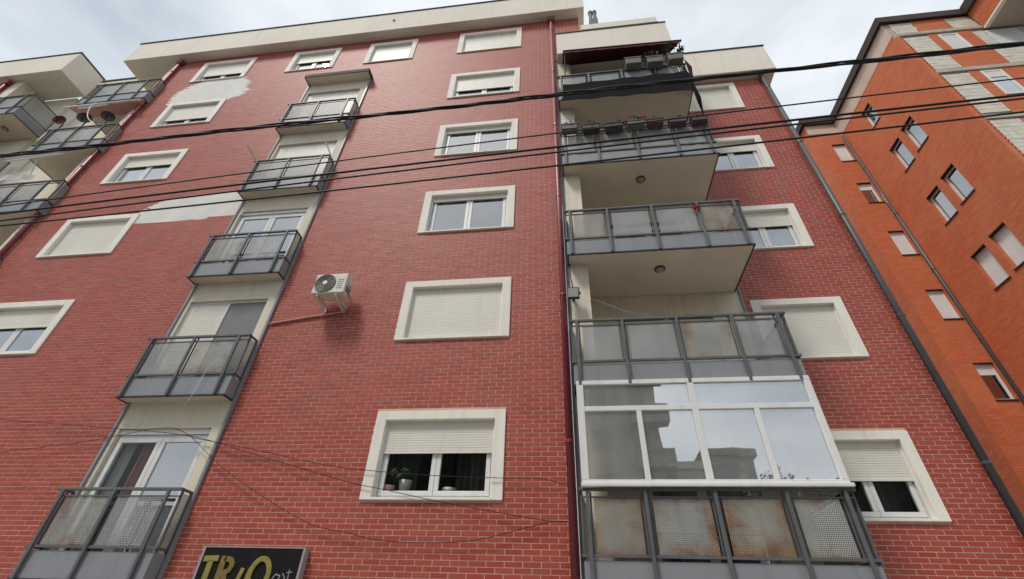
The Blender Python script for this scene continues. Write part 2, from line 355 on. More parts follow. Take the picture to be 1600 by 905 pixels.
def brick_mesh(name, bl, y, parent, kind='stuff'):
    v = []; f = []; rnd = []
    for a, b, c, d in bl:
        i = len(v); p = 0.0032 + random.uniform(-.0008, .0008); t1 = random.uniform(-.0006, .0006); t2 = random.uniform(-.0006, .0006)
        v += [(a, y - p + t1 + t2, c), (b, y - p - t1 + t2, c), (b, y - p - t1 - t2, d), (a, y - p + t1 - t2, d), (a, y + .001, c), (b, y + .001, c), (b, y + .001, d), (a, y + .001, d)]
        f += [(i, i + 1, i + 2, i + 3), (i + 4, i + 5, i + 1, i), (i + 3, i + 2, i + 6, i + 7), (i + 4, i, i + 3, i + 7), (i + 1, i + 5, i + 6, i + 2)]
        rnd += [random.random()] * 5
    wp = WP[parent.name]; me = bpy.data.meshes.new(name); me.from_pydata([(x - wp.x, yy - wp.y, z - wp.z) for x, yy, z in v], [], f); me.update(); me.materials.append(M['brick_red'])
    at = me.attributes.new('rnd', 'FLOAT', 'FACE'); at.data.foreach_set('value', rnd)
    o = bpy.data.objects.new(name, me); col.objects.link(o); o.parent = parent; WP[o.name] = wp
    if kind: o['kind'] = kind
    return o
holes_main = [outer(w) for w in wins if w[4] == 0] + [BAY]
B_main = brick_list(XL + .12, XR - .01, 0.14, ZTOP - .02, holes_main, (patch1, patch2))
B_wing = brick_list(3.8, 6.70, 0.14, 16.58, [outer(w) for w in wins if w[4]])
B_up = brick_list(XR + .01, 0.92, 16.6, ZTOP - .02, [])
def view(x, y, z):
    d = Vector((x, y + 7.4033, z - 1.6)); w = d.dot(F)
    return 800 + 721 * d.dot(RT) / w, 452.5 - 721 * d.dot(UP) / w
big = []
for i, b in enumerate(B_main):
    if b[1] - b[0] < 0.24: continue
    x, z = (b[0] + b[1]) / 2, (b[2] + b[3]) / 2; px, py = view(x, 0, z)
    if 0 < px < 1600 and 0 < py < 890 and not (px > 868) and not (315 < px < 480 and py > 850): big.append((math.dist((x, 0, z), (0, -7.4, 1.6)), i))
big.sort(); pick = {i for _, i in big[:300]}
bm_ = MB().box(-BL / 2 + JT / 2, BL / 2 - JT / 2, -0.0032, 0.001, -BC / 2 + JT / 2, BC / 2 - JT / 2, skip='k')
first = None
for i in sorted(pick):
    a, b, c, d = B_main[i]; ctr = Vector(((a + b) / 2, 0, (c + d) / 2))
    if first is None:
        o = bm_.build('brick', 'brick_red', None, origin=(0, 0, 0)); first = o
    else: o = first.copy(); col.objects.link(o)
    o.parent = wall; o.location = ctr - WP[wall.name]; o.rotation_euler = (random.uniform(-.012, .012), 0, random.uniform(-.004, .004)); o.location.y += random.uniform(-.0008, .0005)
brick_mesh('brickwork', [b for i, b in enumerate(B_main) if i not in pick], 0.0, wall)
brick_mesh('brickwork', B_wing, YS, wing)
brick_mesh('brickwork', B_up, 0.0, bld)
# bare plaster where the slips have come away
for P in (patch1, patch2):
    cx = sum(p[0] for p in P) / len(P); cz = sum(p[1] for p in P) / len(P)
    pts = [(cx + (x - cx) * 1.03, -0.0025, cz + (z - cz) * 1.05) for x, z in P]
    mb = MB(); mb.v = pts; mb.f = [tuple(range(len(pts)))]; mb.build('bare_plaster', 'plaster_patch', wall)
# corner bricks of the wing, seen as teeth behind its downpipe
mb = MB(); z = 0.2
while z < 16.4:
    mb.box(6.70, 6.79, YS - .006, YS + .12, z, z + BC - JT); z += BC * 2
mb.build('brick_toothing', 'brick_red', wing, kind='stuff')

def make_curtain(mb, x0, x1, y, z0, z1, amp=0.03, fr=0.11):
    n = max(6, int((x1 - x0) / 0.02)); i = len(mb.v)
    for k in range(n + 1):
        x = x0 + (x1 - x0) * k / n; yy = y + amp * math.sin(x / fr * 6.28) + amp * .5 * math.sin(x / fr * 2.7 + 1)
        mb.v += [(x, yy, z0), (x, yy + amp * .2, z1)]
    for k in range(n): mb.f.append((i + 2 * k, i + 2 * k + 2, i + 2 * k + 3, i + 2 * k + 1))
def shutter(parent, x0, x1, y, z0, z1):
    mb = MB(); z = z1; P = 0.042
    while z > z0 + 0.005:
        b = max(z - P, z0); mb.box(x0, x1, y, y + .014, b + .005, z); mb.box(x0 + .002, x1 - .002, y + .005, y + .012, b, b + .005); z -= P
    mb.box(x0, x1, y - .006, y + .018, z0 - .012, z0 + .028)
    return mb.build('shutter', 'shutter_plastic', parent)
def glazing(parent, x0, x1, y, z0, z1, cur, n=2, mat='glass', room=True, pvc=.075, mat0=None):
    mb = MB(); mb.box(x0, x1, y, y + .06, z0, z0 + .05).box(x0, x1, y, y + .06, z1 - .05, z1).box(x0, x0 + .05, y, y + .06, z0 + .05, z1 - .05).box(x1 - .05, x1, y, y + .06, z0 + .05, z1 - .05)
    mb.build('frame', 'pvc_white', parent, bevel=.006)
    wd = (x1 - x0 - .1) / n
    for k in range(n):
        a = x0 + .05 + k * wd + (.003 if k else 0); b = x0 + .05 + (k + 1) * wd - (.003 if k < n - 1 else 0); zz0, zz1 = z0 + .05, z1 - .05; yy = y - .012
        mb = MB(); mb.box(a, b, yy, yy + .06, zz0, zz0 + pvc).box(a, b, yy, yy + .06, zz1 - pvc, zz1).box(a, a + pvc, yy, yy + .06, zz0 + pvc, zz1 - pvc).box(b - pvc, b, yy, yy + .06, zz0 + pvc, zz1 - pvc)
        mb.build('sash', 'pvc_white', parent, bevel=.006)
        MB().quad((a + pvc - .01, yy + .025, zz0 + pvc - .01), (b - pvc + .01, yy + .025, zz0 + pvc - .01), (b - pvc + .01, yy + .025, zz1 - pvc + .01), (a + pvc - .01, yy + .025, zz1 - pvc + .01)).build('pane', mat0 if mat0 and k == 0 else mat, parent)
    if room:
        r0, r1, q0, q1, yb = x0 - .25, x1 + .25, z0 - .3, z1 + .3, y + 1.6
        mb = MB(); ya = y + .065
        mb.quad((r0, yb, q0), (r1, yb, q0), (r1, yb, q1), (r0, yb, q1)); mb.quad((r0, ya, q0), (r0, yb, q0), (r0, yb, q1), (r0, ya, q1)); mb.quad((r1, ya, q0), (r1, yb, q0), (r1, yb, q1), (r1, ya, q1))
        mb.quad((r0, ya, q0), (r1, ya, q0), (r1, yb, q0), (r0, yb, q0)); mb.quad((r0, ya, q1), (r1, ya, q1), (r1, yb, q1), (r0, yb, q1)); mb.build('room', 'room_dark', parent)
        if cur:
            mb = MB()
            if cur == 'curtain_white': make_curtain(mb, x0 + .02, x1 - .02, y + .16, z0, z1)
            else:
                make_curtain(mb, x0 + .02, x0 + (x1 - x0) * .30, y + .28, z0, z1); make_curtain(mb, x1 - (x1 - x0) * .36, x1 - .02, y + .28, z0, z1)
            mb.build('curtain', cur, parent)

for w in wins:
    x0, x1, z0, z1 = outer(w); a0, a1, c0, c1 = inner(w); y = w[4]; D = 0.15
    e = empty('window', ((x0 + x1) / 2, y, z0), bld)
    mb = MB(); Yf = y - .035
    mb.box(x0, a0, Yf, y + D, z0, z1).box(a1, x1, Yf, y + D, z0, z1).box(a0, a1, Yf, y + D, c1, z1)
    mb.build('surround', 'surround_paint', e, bevel=.006)
    MB().box(a0, a1, y - .045, y + D, z0 - .002, c0).build('sill', 'surround_paint', e, bevel=.005)
    zs = c1 - (c1 - c0) * w[3]
    shutter(e, a0 + .004, a1 - .004, y + .055, zs + (.014 if w[3] == 1 else 0), c1 - .002)
    for g0 in (a0, a1 - .035): MB().box(g0, g0 + .035, y + .045, y + .085, c0, c1).build('shutter_guide', 'pvc_white', e)
    if w[3] < 1: glazing(e, a0, a1, y + .10, c0, c1, w[5], mat='glass_plain' if w[2] == 6 else 'glass')
    else: MB().quad((a0, y + .1, c0), (a1, y + .1, c0), (a1, y + .1, c1), (a0, y + .1, c1)).build('backing', 'room_dark', e)

# ---- the cream bay with the small balconies
DX0, DX1 = -8.30, -6.44
doors = []
for k in range(5): doors.append((DX0, DX1, FL[k] + .18, FL[k] + 2.395))
mb = MB(); sheet_with_holes(mb, BAY[0] + .05, BAY[1] - .05, BAY[2], BAY[3], -0.012, doors, .14); mb.box(BAY[0] + .05, BAY[1] - .05, -.012, .3, .1, .3)
bay = mb.build('bay_wall', 'cream_plaster', bld)
for x in (BAY[0], BAY[1] - .05): MB().box(x, x + .05, -.05, .05, .15, 16.64).build('corner_profile', 'fascia_sheet', bay)
cap = MB().box(BAY[0] - .0, BAY[1] + .0, -.30, -.012, 16.62, 16.74).build('bay_cap', 'cream_plaster', bld)
mb = MB().box(BAY[0] - .02, BAY[1] + .02, -.325, -.302, 16.60, 16.77); mb.box(BAY[1] + .001, BAY[1] + .02, -.30, .0, 16.60, 16.77); mb.box(BAY[0] - .02, BAY[0] - .001, -.30, .0, 16.60, 16.77); mb.box(BAY[0] - .02, BAY[1] + .02, -.32, 0, 16.741, 16.77)
mb.build('flashing', 'coping_metal', cap)
door_kind = ['curtain_brown', 'screen', 'curtain_white', 'shut', 'shut']
for k in range(5):
    a0, a1, c0, c1 = doors[k]; e = empty('balcony_door', ((a0 + a1) / 2, 0, c0), bld); y = .05
    kd = door_kind[k]
    if kd == 'shut':
        shutter(e, a0 + .003, a1 - .003, y, c0 + .02, c1 - .003); MB().box(a0, a1, y + .05, y + .06, c0, c1).build('backing', 'room_dark', e)
    elif kd == 'screen':
        shutter(e, a0 + .06, (a0 + a1) / 2 - .02, y, c0 + .02, c1 - .06)
        mb = MB().box(a0, a1, y - .01, y + .05, c1 - .055, c1).box(a0, a0 + .055, y - .01, y + .05, c0, c1 - .055).box(a1 - .055, a1, y - .01, y + .05, c0, c1 - .055).box((a0 + a1) / 2 - .018, (a0 + a1) / 2 + .018, y - .012, y + .05, c0, c1 - .055)
        mb.build('frame', 'pvc_white', e, bevel=.005)
        MB().box((a0 + a1) / 2 + .02, a1 - .06, y + .01, y + .02, c0, c1 - .06).build('insect_screen', 'screen_grey', e)
        MB().box(a0 + .01, a1 - .01, y + .06, y + .07, c0, c1).build('backing', 'room_dark', e)
    else:
        MB().box(a0, a1, y - .02, y + .05, c1 - .10, c1).build('shutter_box', 'pvc_white', e, bevel=.005)
        glazing(e, a0 + .005, a1 - .005, y + .01, c0, c1 - .105, 'curtain_white' if kd == 'curtain_white' else None, pvc=.085, mat0='glass_plain' if kd == 'curtain_brown' else None)
        if kd == 'curtain_brown':
            mb = MB(); make_curtain(mb, -7.80, -7.42, y + .12, c0, c1 - .1, .035, .09); mb.build('curtain', 'curtain_brown', e)
            mb = MB(); make_curtain(mb, -8.2, -7.98, y + .14, c0, c1 - .1, .02, .10); make_curtain(mb, -7.36, -6.5, y + .20, c0, c1 - .1, .02, .10); mb.build('curtain', 'curtain_white', e)

# ---- balconies
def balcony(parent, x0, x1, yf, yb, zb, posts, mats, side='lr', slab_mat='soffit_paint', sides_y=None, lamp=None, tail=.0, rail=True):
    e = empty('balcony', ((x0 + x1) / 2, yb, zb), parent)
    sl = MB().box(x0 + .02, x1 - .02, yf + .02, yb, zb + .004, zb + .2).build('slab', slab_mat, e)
    mb = MB().box(x0 - .004, x1 + .004, yf - .012, yf + .018, zb - .01, zb + .02).box(x0 - .004, x0 + .018, yf + .018, yb - .002, zb - .01, zb + .02).box(x1 - .018, x1 + .004, yf + .018, yb - .002, zb - .01, zb + .02)
    mb.build('edge_trim', 'dark_trim', e)
    fz0, fz1 = zb + .021, zb + .385
    edges = [x0] + posts[1:-1] + [x1]
    for i in range(len(edges) - 1):
        MB().box(edges[i] + (.0 if i == 0 else .003), edges[i + 1] - (.0 if i == len(edges) - 2 else .003), yf + .004, yf + .016, fz0, fz1).build('fascia_panel', 'fascia_sheet', e)
    sy = yb if sides_y is None else sides_y
    for s, xx in (('l', x0), ('r', x1)):
        if s in side:
            MB().box(xx - .006, xx + .006, yf + .017, sy, fz0, fz1).build('fascia_panel', 'fascia_sheet', e)
    if not rail: return e
    mz, tz = zb + .44, zb + 1.275
    MB().box(x0 - .03, x1 + .03, yf - .022, yf + .018, mz - .018, mz + .018).build('mid_rail', 'grey_steel', e)
    MB().box(x0 - .03, x1 + .03, yf - .03, yf + .022, tz - .022, tz + .022).build('handrail', 'grey_steel', e, bevel=.005)
    MB().box(x0, x1, yf - .012, yf + .012, tz - .115, tz - .095).build('upper_rail', 'grey_steel', e)
    for px in posts:
        MB().box(px - .024, px + .024, yf - .052, yf - .013, zb + .0, tz - .023).build('post', 'grey_steel', e, bevel=.004)
    for i in range(len(posts) - 1):
        a, b = posts[i] + .085, posts[i + 1] - .085
        j = random.uniform(-.012, .012)
        o = MB().box(a + j, b + j, yf + .0, yf + .003, mz + .02, tz - .118).build('panel', mats[i % len(mats)], e, origin=((a + b) / 2, yf, (mz + tz) / 2))
        o.rotation_euler = (random.uniform(-.008, .008), random.uniform(-.004, .004), 0)
        for g0 in (a - .055, b + .03): MB().box(g0, g0 + .025, yf + .005, yf + .02, mz + .02, tz - .03).build('panel_bracket', 'grey_steel', e)
    for s, xx in (('l', x0), ('r', x1)):
        if s in side:
            for g0 in (tz, mz): MB().box(xx - .018, xx + .018, yf + .023, sy, g0 - .018, g0 + .018).build('side_rail', 'grey_steel', e)
            MB().box(xx - .0015, xx + .0015, yf + .04, sy - .02, mz + .03, tz - .05).build('side_panel', 'perforated_sheet', e, origin=(xx, yf, mz))
            for g0 in (yf + .024, sy - .05): MB().box(xx - .015, xx + .015, g0, g0 + .03, zb + .386, tz - .019).build('side_post', 'grey_steel', e)
    if lamp:
        MB().lathe((lamp[0], lamp[1], zb + .004), (0, 0, -1), [(0, .09), (.02, .09), (.03, .082), (.06, .07), (.075, .04), (.08, .001)], 20).build('ceiling_lamp', 'lamp_glass', e, smooth=True)
        MB().lathe((lamp[0], lamp[1], zb + .003), (0, 0, -1), [(0, .11), (.025, .11), (.025, .088)], 24).build('lamp_ring', 'dark_trim', e)
    return e
SP = 'perforated_sheet'; ST = 'perforated_stained'; RU = 'perforated_rusty'
smallmats = [[ST, SP], [SP, ST], [ST, SP], [SP, SP], [SP, SP]]
for k in range(5):
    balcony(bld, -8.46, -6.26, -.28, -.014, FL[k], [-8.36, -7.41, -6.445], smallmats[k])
RB = []
rp_ = [.17, .975, 1.916, 2.85, 3.60]
bigmats = [[RU, ST, RU, ST], [SP, SP, ST, SP], [ST, SP, SP, RU], [SP] * 4, [SP] * 4]
for k in range(5):
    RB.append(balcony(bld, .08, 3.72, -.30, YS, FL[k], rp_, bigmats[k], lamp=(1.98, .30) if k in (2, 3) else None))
# cream pilaster and loggia walls behind the big balconies
mb = MB().box(XR + .005, .10, .03, .2, .15, 16.6); mb.build('corner_profile', 'fascia_sheet', bld)
MB().box(.102, .48, .01, YS + .01, .15, 16.6).build('pilaster', 'cream_plaster', bld)
ld = [(1.2, 3.1, FL[k] + .2, FL[k] + 2.35) for k in range(5)]
mb = MB(); sheet_with_holes(mb, .48, 3.80, .1, 16.6, YS + .012, ld, .12); lw = mb.build('loggia_wall', 'cream_plaster', bld)
MB().box(3.775, 3.815, YS - .03, YS + .05, .15, 16.55).build('corner_profile', 'fascia_sheet', bld)
for k in range(5):
    a0, a1, c0, c1 = ld[k]; e = empty('balcony_door', ((a0 + a1) / 2, YS, c0), bld)
    if k in (1, 3, 4): shutter(e, a0, a1, YS + .07, c0 + .9, c1)
    MB().box(a0, a1, YS + .05, YS + .10, c1 - .08, c1 + .001).build('shutter_box', 'dark_trim', e)
    glazing(e, a0 + .002, a1 - .002, YS + .1, c0, c1 - .085, None)
# roof slab over the top loggia
rs = MB().box(.10, 3.62, -.30, YS + 1.5, 16.42, 17.76).build('loggia_parapet', 'cornice_paint', bld)
mb = MB().box(.08, 3.64, -.325, -.26, 17.761, 17.80).box(3.59, 3.64, -.26, 2.7, 17.761, 17.80); mb.build('coping', 'coping_metal', rs)
us = MB().box(.95, 3.45, -.2, 3.5, 18.06, 18.47).build('roof_slab', 'cornice_paint', bld)
MB().box(.95, 3.47, -.225, -.201, 18.02, 18.07).build('coping', 'coping_metal', us)
MB().box(1.2, 3.4, .1, 3.4, 17.7, 18.06).build('penthouse_wall', 'cream_plaster', bld)
# cornices
mb = MB().box(-17.12, 1.13, -.33, 9, 19.585, 20.98)
co = mb.build('cornice', 'cornice_paint', bld, bevel=.01)
MB().box(-17.15, 1.16, -.36, -.27, 20.981, 21.04).box(1.07, 1.16, -.27, 9, 20.981, 21.04).box(-17.15, -17.06, -.27, 9, 20.981, 21.04).build('coping', 'coping_metal', co)
MB().lathe((-6.0, -.331, 20.33), (0, -1, 0), [(0, .04), (.06, .04), (.06, .028), (.0, .028)], 12).build('drain_spout', 'dark_pipe', co)
co = MB().box(3.63, 7.09, YS - .26, 9, 16.585, 18.07).build('cornice', 'cornice_paint', bld, bevel=.01)
MB().box(3.63, 7.12, YS - .29, YS - .2, 18.071, 18.12).box(7.03, 7.12, YS - .2, 9, 18.071, 18.12).build('coping', 'coping_metal', co)
# chimney pots on the roof
ch = MB().box(1.83, 2.25, 3.0, 3.4, 20.9, 26.6).build('chimney', 'pot_grey', bld)
for x in (1.86, 2.07): MB().lathe((x + .08, 3.1, 26.6), (0, 0, 1), [(0, .09), (.7, .09), (.75, .12), (.9, .12), (.9, .05)], 10).build('chimney_pot', 'pot_grey', ch)
# downpipes
def pipe(x, y, z0, z1, r, mat, parent, hopper=True):
    o = MB().tube([(x, y, z0), (x, y, z1)], r, 12).build('drain_pipe', mat, parent, smooth=True)
    z = z0 + 1.1
    while z < z1 - .5:
        MB().tube([(x, y, z), (x, y, z + .05)], r + .009, 12).box(x - .015, x + .015, y, y + r + .05, z + .01, z + .04).build('pipe_clip', mat, o); z += 2.9
    if hopper:
        i = MB(); i.prism([(x - .10, y, z1), (x + .10, y, z1), (x + .13, y, z1 + .2), (x - .13, y, z1 + .2)], (0, -.09, 0), (0, .06, 0)); i.build('hopper', mat, o, bevel=.01)
    return o
pipe(-.055, -.075, .15, 19.30, .058, 'red_pipe', bld)
pipe(-14.66, -.075, .15, 19.28, .062, 'red_pipe', bld)
pipe(6.66, YS - .085, .15, 16.58, .065, 'dark_pipe', bld, False)

# ---- glazed enclosure on the lowest big balcony
en = empty('glazed_enclosure', (1.9, -.3, 3.42), bld)
ez0, ez1, ex0, ex1, ey = 3.435, 5.085, .10, 3.715, -.345
mb = MB().box(ex0, ex1, ey, ey + .07, ez0, ez0 + .085).box(ex0, ex1, ey, ey + .07, ez1 - .075, ez1).box(ex0, ex0 + .11, ey, ey + .07, ez0 + .085, ez1 - .075).box(ex1 - .10, ex1, ey, ey + .07, ez0 + .085, ez1 - .075)
mb.box(ex0 - .01, ex1 + .02, ey - .05, ey - .001, ez0 - .02, ez0 + .03)
mb.build('frame', 'pvc_white', en, bevel=.008)
tz = 4.60; mxs = [1.05, 1.905, 2.80]
MB().box(ex0 + .11, ex1 - .10, ey + .004, ey + .066, tz - .04, tz + .04).build('transom', 'pvc_white', en, bevel=.006)
for i, x in enumerate(mxs):
    h = .05 if i == 1 else .038
    MB().box(x - h, x + h, ey + .002, ey + .068, ez0 + .085, (ez1 - .075) if i == 1 else tz - .04).build('mullion', 'pvc_white', en, bevel=.006)
def pane(x0, x1, z0, z1):
    MB().quad((x0, ey + .035, z0), (x1, ey + .035, z0), (x1, ey + .035, z1), (x0, ey + .035, z1)).build('pane', 'glass_enclosure', en)
xe = [ex0 + .1, 1.05, 1.905, 2.80, ex1 - .09]
for i in range(4): pane(xe[i], xe[i + 1], ez0 + .08, tz)
pane(xe[0], xe[2], tz, ez1 - .07); pane(xe[2], xe[4], tz, ez1 - .07)
mb = MB().box(ex1 - .07, ex1 - .001, ey + .071, YS - .004, ez0, ez0 + .07).box(ex1 - .07, ex1 - .001, ey + .071, YS - .004, ez1 - .07, ez1).box(ex1 - .07, ex1 - .001, .42, .49, ez0 + .07, ez1 - .07)
mb.build('side_frame', 'pvc_white', en)
MB().quad((ex1 - .03, ey + .07, ez0), (ex1 - .03, YS, ez0), (ex1 - .03, YS, ez1), (ex1 - .03, ey + .07, ez1)).build('pane', 'glass', en)

# ---- left end of the building: set back loggia column
LY = 1.0
lx0, lx1 = -17.2, -14.56
for k in range(1, 6):
    balcony(bld, lx0, lx1, -.25, LY, FL[k] - .05, [-16.9, -15.95, -14.99], [SP, SP], lamp=(-15.6, .45) if k in (3, 4) else None)
MB().box(-15.06, -14.74, .005, LY, .15, 19.58).build('pilaster', 'cream_plaster', bld)
mb = MB(); hs = [(-17.0, -15.3, FL[k] + .2, FL[k] + 2.3) for k in range(1, 6)] + [(-19.6, -18.3, FL[k] + .9, FL[k] + 2.3) for k in range(1, 6)]
sheet_with_holes(mb, -20.4, -15.06, .1, 21.0, LY + .01, hs, .12); lwall = mb.build('loggia_wall', 'cream_plaster', bld)
MB().box(-20.4, -17.16, LY - .03, LY + .1, 21.0, 21.08).build('coping', 'coping_metal', lwall)
for h in hs:
    e = empty('balcony_door' if h[3] - h[2] > 1.6 else 'window', ((h[0] + h[1]) / 2, LY, h[2]), bld)
    shutter(e, h[0], h[1], LY + .06, h[2] + .02, h[3]); MB().box(h[0], h[1], LY + .1, LY + .11, h[2], h[3]).build('backing', 'room_dark', e)

# ------------------------------------------------------------------ neighbouring building on the left
nb = empty('apartment_building', (-30, 3, 0)); tag(nb, 'neighbouring block with deep cream cornice, beyond the red downpipe and its satellite dishes', 'building')
mb = MB().quad((-60, 0, .1), (-22.45, 0, .1), (-22.45, 0, 19.6), (-60, 0, 19.6)); mb.quad((-22.45, 0, .1), (-22.45, 3, .1), (-22.45, 3, 19.6), (-22.45, 0, 19.6)); nw = mb.build('wall', 'mortar', nb)
brick_mesh('brickwork', brick_list(-24.6, -22.5, 16, 19.56, []), 0.0, nw)
MB().box(-22.4, -21.95, .01, .9, .15, 19.58).build('pilaster', 'cream_plaster', nb)
MB().box(-22.4, -20.4, .92, 1.2, .15, 19.58).build('loggia_wall', 'cream_plaster', nb)
nc = MB().box(-60, -20.0, -.28, .90, 19.585, 20.98).build('cornice', 'cornice_paint', nb, bevel=.01)
MB().box(-60, -19.97, -.31, -.22, 20.981, 21.04).box(-20.06, -19.97, -.22, .93, 20.981, 21.04).build('coping', 'coping_metal', nc)
pipe(-22.55, -.075, .15, 19.28, .062, 'red_pipe', nb)
for k in (3, 4, 5): balcony(nb, -22.3, -20.04, -.17, .90, FL[k], [-22.2, -21.3, -20.3], [SP, SP], lamp=(-21.0, .4) if k > 3 else None)

# ------------------------------------------------------------------ the orange building on the right
ob = empty('unfinished_building', (16, 9, 0)); tag(ob, 'tall orange brick building with bare concrete block front and dark eaves', 'building')
OX, OY0, OY1, OZ = 13.31, 2.66, 7.2, 22.1
ow = []      # openings on the side wall: (y0, y1, z0, z1)
for z1 in (17.95, 15.05, 12.2, 9.3):
    ow += [(5.09, 5.73, z1 - 1.36, z1), (4.18, 4.83, z1 - 1.3, z1 + .06)]
ow.append((5.15, 5.76, 19.43, 20.55))
mb = MB(); ys = sorted({OY0, OY1} | {a for h in ow for a in h[:2]}); zs = sorted({.1, OZ} | {a for h in ow for a in h[2:]})
for i in range(len(ys) - 1):
    for j in range(len(zs) - 1):
        cy, cz = (ys[i] + ys[i + 1]) / 2, (zs[j] + zs[j + 1]) / 2
        if any(h[0] < cy < h[1] and h[2] < cz < h[3] for h in ow): continue
        mb.quad((OX, ys[i], zs[j]), (OX, ys[i], zs[j + 1]), (OX, ys[i + 1], zs[j + 1]), (OX, ys[i + 1], zs[j]))
for a, b, c, d in ow:
    q = OX + .22
    mb.quad((OX, a, c), (q, a, c), (q, a, d), (OX, a, d)); mb.quad((OX, b, c), (OX, b, d), (q, b, d), (q, b, c)); mb.quad((OX, a, d), (q, a, d), (q, b, d), (OX, b, d)); mb.quad((OX, a, c), (OX, b, c), (q, b, c), (q, a, c))
side = mb.build('side_wall', 'orange_brick_y', ob)
for i, (a, b, c, d) in enumerate(ow):
    e = empty('window', (OX, (a + b) / 2, c), ob); x = OX + .12
    mb = MB().box(x, x + .05, a, a + .07, c, d).box(x, x + .05, b - .07, b, c, d).box(x, x + .05, a + .07, b - .07, c, c + .07).box(x, x + .05, a + .07, b - .07, d - .07, d)
    mb.build('frame', 'pvc_white', e)
    if c < 11.5 and d > 12: MB().box(x + .01, x + .02, a + .07, b - .07, c + .07, d - .07).build('shutter', 'pvc_white', e)
    else:
        MB().quad((x + .03, a + .07, c + .07), (x + .03, b - .07, c + .07), (x + .03, b - .07, d - .07), (x + .03, a + .07, d - .07)).build('pane', 'glass_plain', e)
        MB().box(x + .10, x + .11, a - .02, b + .02, c, d).build('backing', 'screen_grey' if i % 3 else 'room_dark', e)
    MB().box(OX - .03, OX + .11, a - .02, b + .02, c - .03, c + .01).build('sill', 'roof_fascia', e)
    MB().box(OX - .004, OX + .16, a + .001, b - .001, d - .03, d - .001).build('lintel', 'roof_fascia', e)
# narrow recessed strip
SX0, SX1 = 11.95, OX; sw = []
for z in (21.0 - .78, 17.35, 14.45, 11.55, 8.65, 5.7): pass
sw = [(12.63, 13.2, z - 1.25, z) for z in (20.52, 17.78, 14.89, 12.0, 9.09, 6.2)]
mb = MB(); sheet_with_holes(mb, SX0, SX1, .1, OZ, OY1, sw, .18); mb.build('strip_wall', 'orange_brick_x', ob)
MB().quad((SX0, OY1, .1), (SX0, OY1, OZ), (SX0, 14, OZ), (SX0, 14, .1)).build('return_wall', 'orange_brick_y', ob)
for i, (a, b, c, d) in enumerate(sw):
    e = empty('window', ((a + b) / 2, OY1, c), ob); y = OY1 + .07
    MB().box(a, a + .06, y, y + .05, c, d).box(b - .06, b, y, y + .05, c, d).box(a + .06, b - .06, y, y + .05, c, c + .06).box(a + .06, b - .06, y, y + .05, d - .06, d).build('frame', 'pvc_white', e)
    if i in (2, 3, 0): MB().box(a + .06, b - .06, y + .01, y + .02, c + .06, d - .06).build('shutter', 'pvc_white', e)
    else:
        MB().box(a + .06, b - .06, y + .01, y + .02, d - .40, d - .06).build('shutter', 'pvc_white', e)
        MB().quad((a + .06, y + .03, c + .06), (b - .06, y + .03, c + .06), (b - .06, y + .03, d - .06), (a + .06, y + .03, d - .06)).build('pane', 'glass', e)
        MB().box(a, b, y + .10, y + .11, c, d).build('backing', 'room_dark', e)
    MB().box(a - .02, b + .02, OY1 - .03, OY1 + .06, c - .03, c + .005).build('sill', 'roof_fascia', e)
    MB().box(a + .001, b - .001, OY1 - .004, OY1 + .12, d - .03, d - .001).build('lintel', 'roof_fascia', e)
pipe(OX - .04, OY1 - .09, .1, 21.0, .055, 'dark_pipe', ob, False)
# front wall: slab bands, orange infill, concrete blocks
fw = MB().quad((OX, OY0, .1), (22, OY0, .1), (22, OY0, OZ), (OX, OY0, OZ)).build('front_wall', 'block_mortar', ob)
fwin = [(14.75, 15.42, 19.62, 20.78), (14.76, 15.42, 16.5, 18.0), (14.76, 15.42, 13.7, 15.2), (16.35, 17.4, 19.7, 20.72)]
orange_rects = [(14.42, 14.75, 18.32, 21.0), (15.42, 15.95, 18.32, 21.0), (14.75, 15.42, 18.32, 19.6), (14.35, 15.55, 21.16, 22.09), (14.40, 14.76, 15.5, 18.12), (15.42, 16.2, 15.5, 18.12), (14.76, 15.42, 15.5, 16.48), (14.40, 16.2, 12.6, 15.2)]
for a, b, c, d in orange_rects: MB().box(a, b, OY0 - .035, OY0 - .001, c, d).build('brick_infill', 'orange_brick_x', ob)
for z in (21.05, 18.22, 15.35, 12.5): MB().box(OX + .16, 22, OY0 - .075, OY0 - .002, z - .10, z + .09).build('floor_slab', 'concrete', ob)
MB().box(OX, OX + .155, OY0 - .04, OY0 - .001, .1, 20.9).build('corner_bricks', 'orange_brick_x', ob)
mb = MB(); z = 8
while z < 20.9:
    mb.box(OX + .155, OX + .21, OY0 - .05, OY0 - .003, z, z + .085); z += .17
mb.build('brick_toothing', 'orange_brick_x', ob, kind='stuff')
bw, bh = .40, .20; bmesh_ = {}; nblk = 0
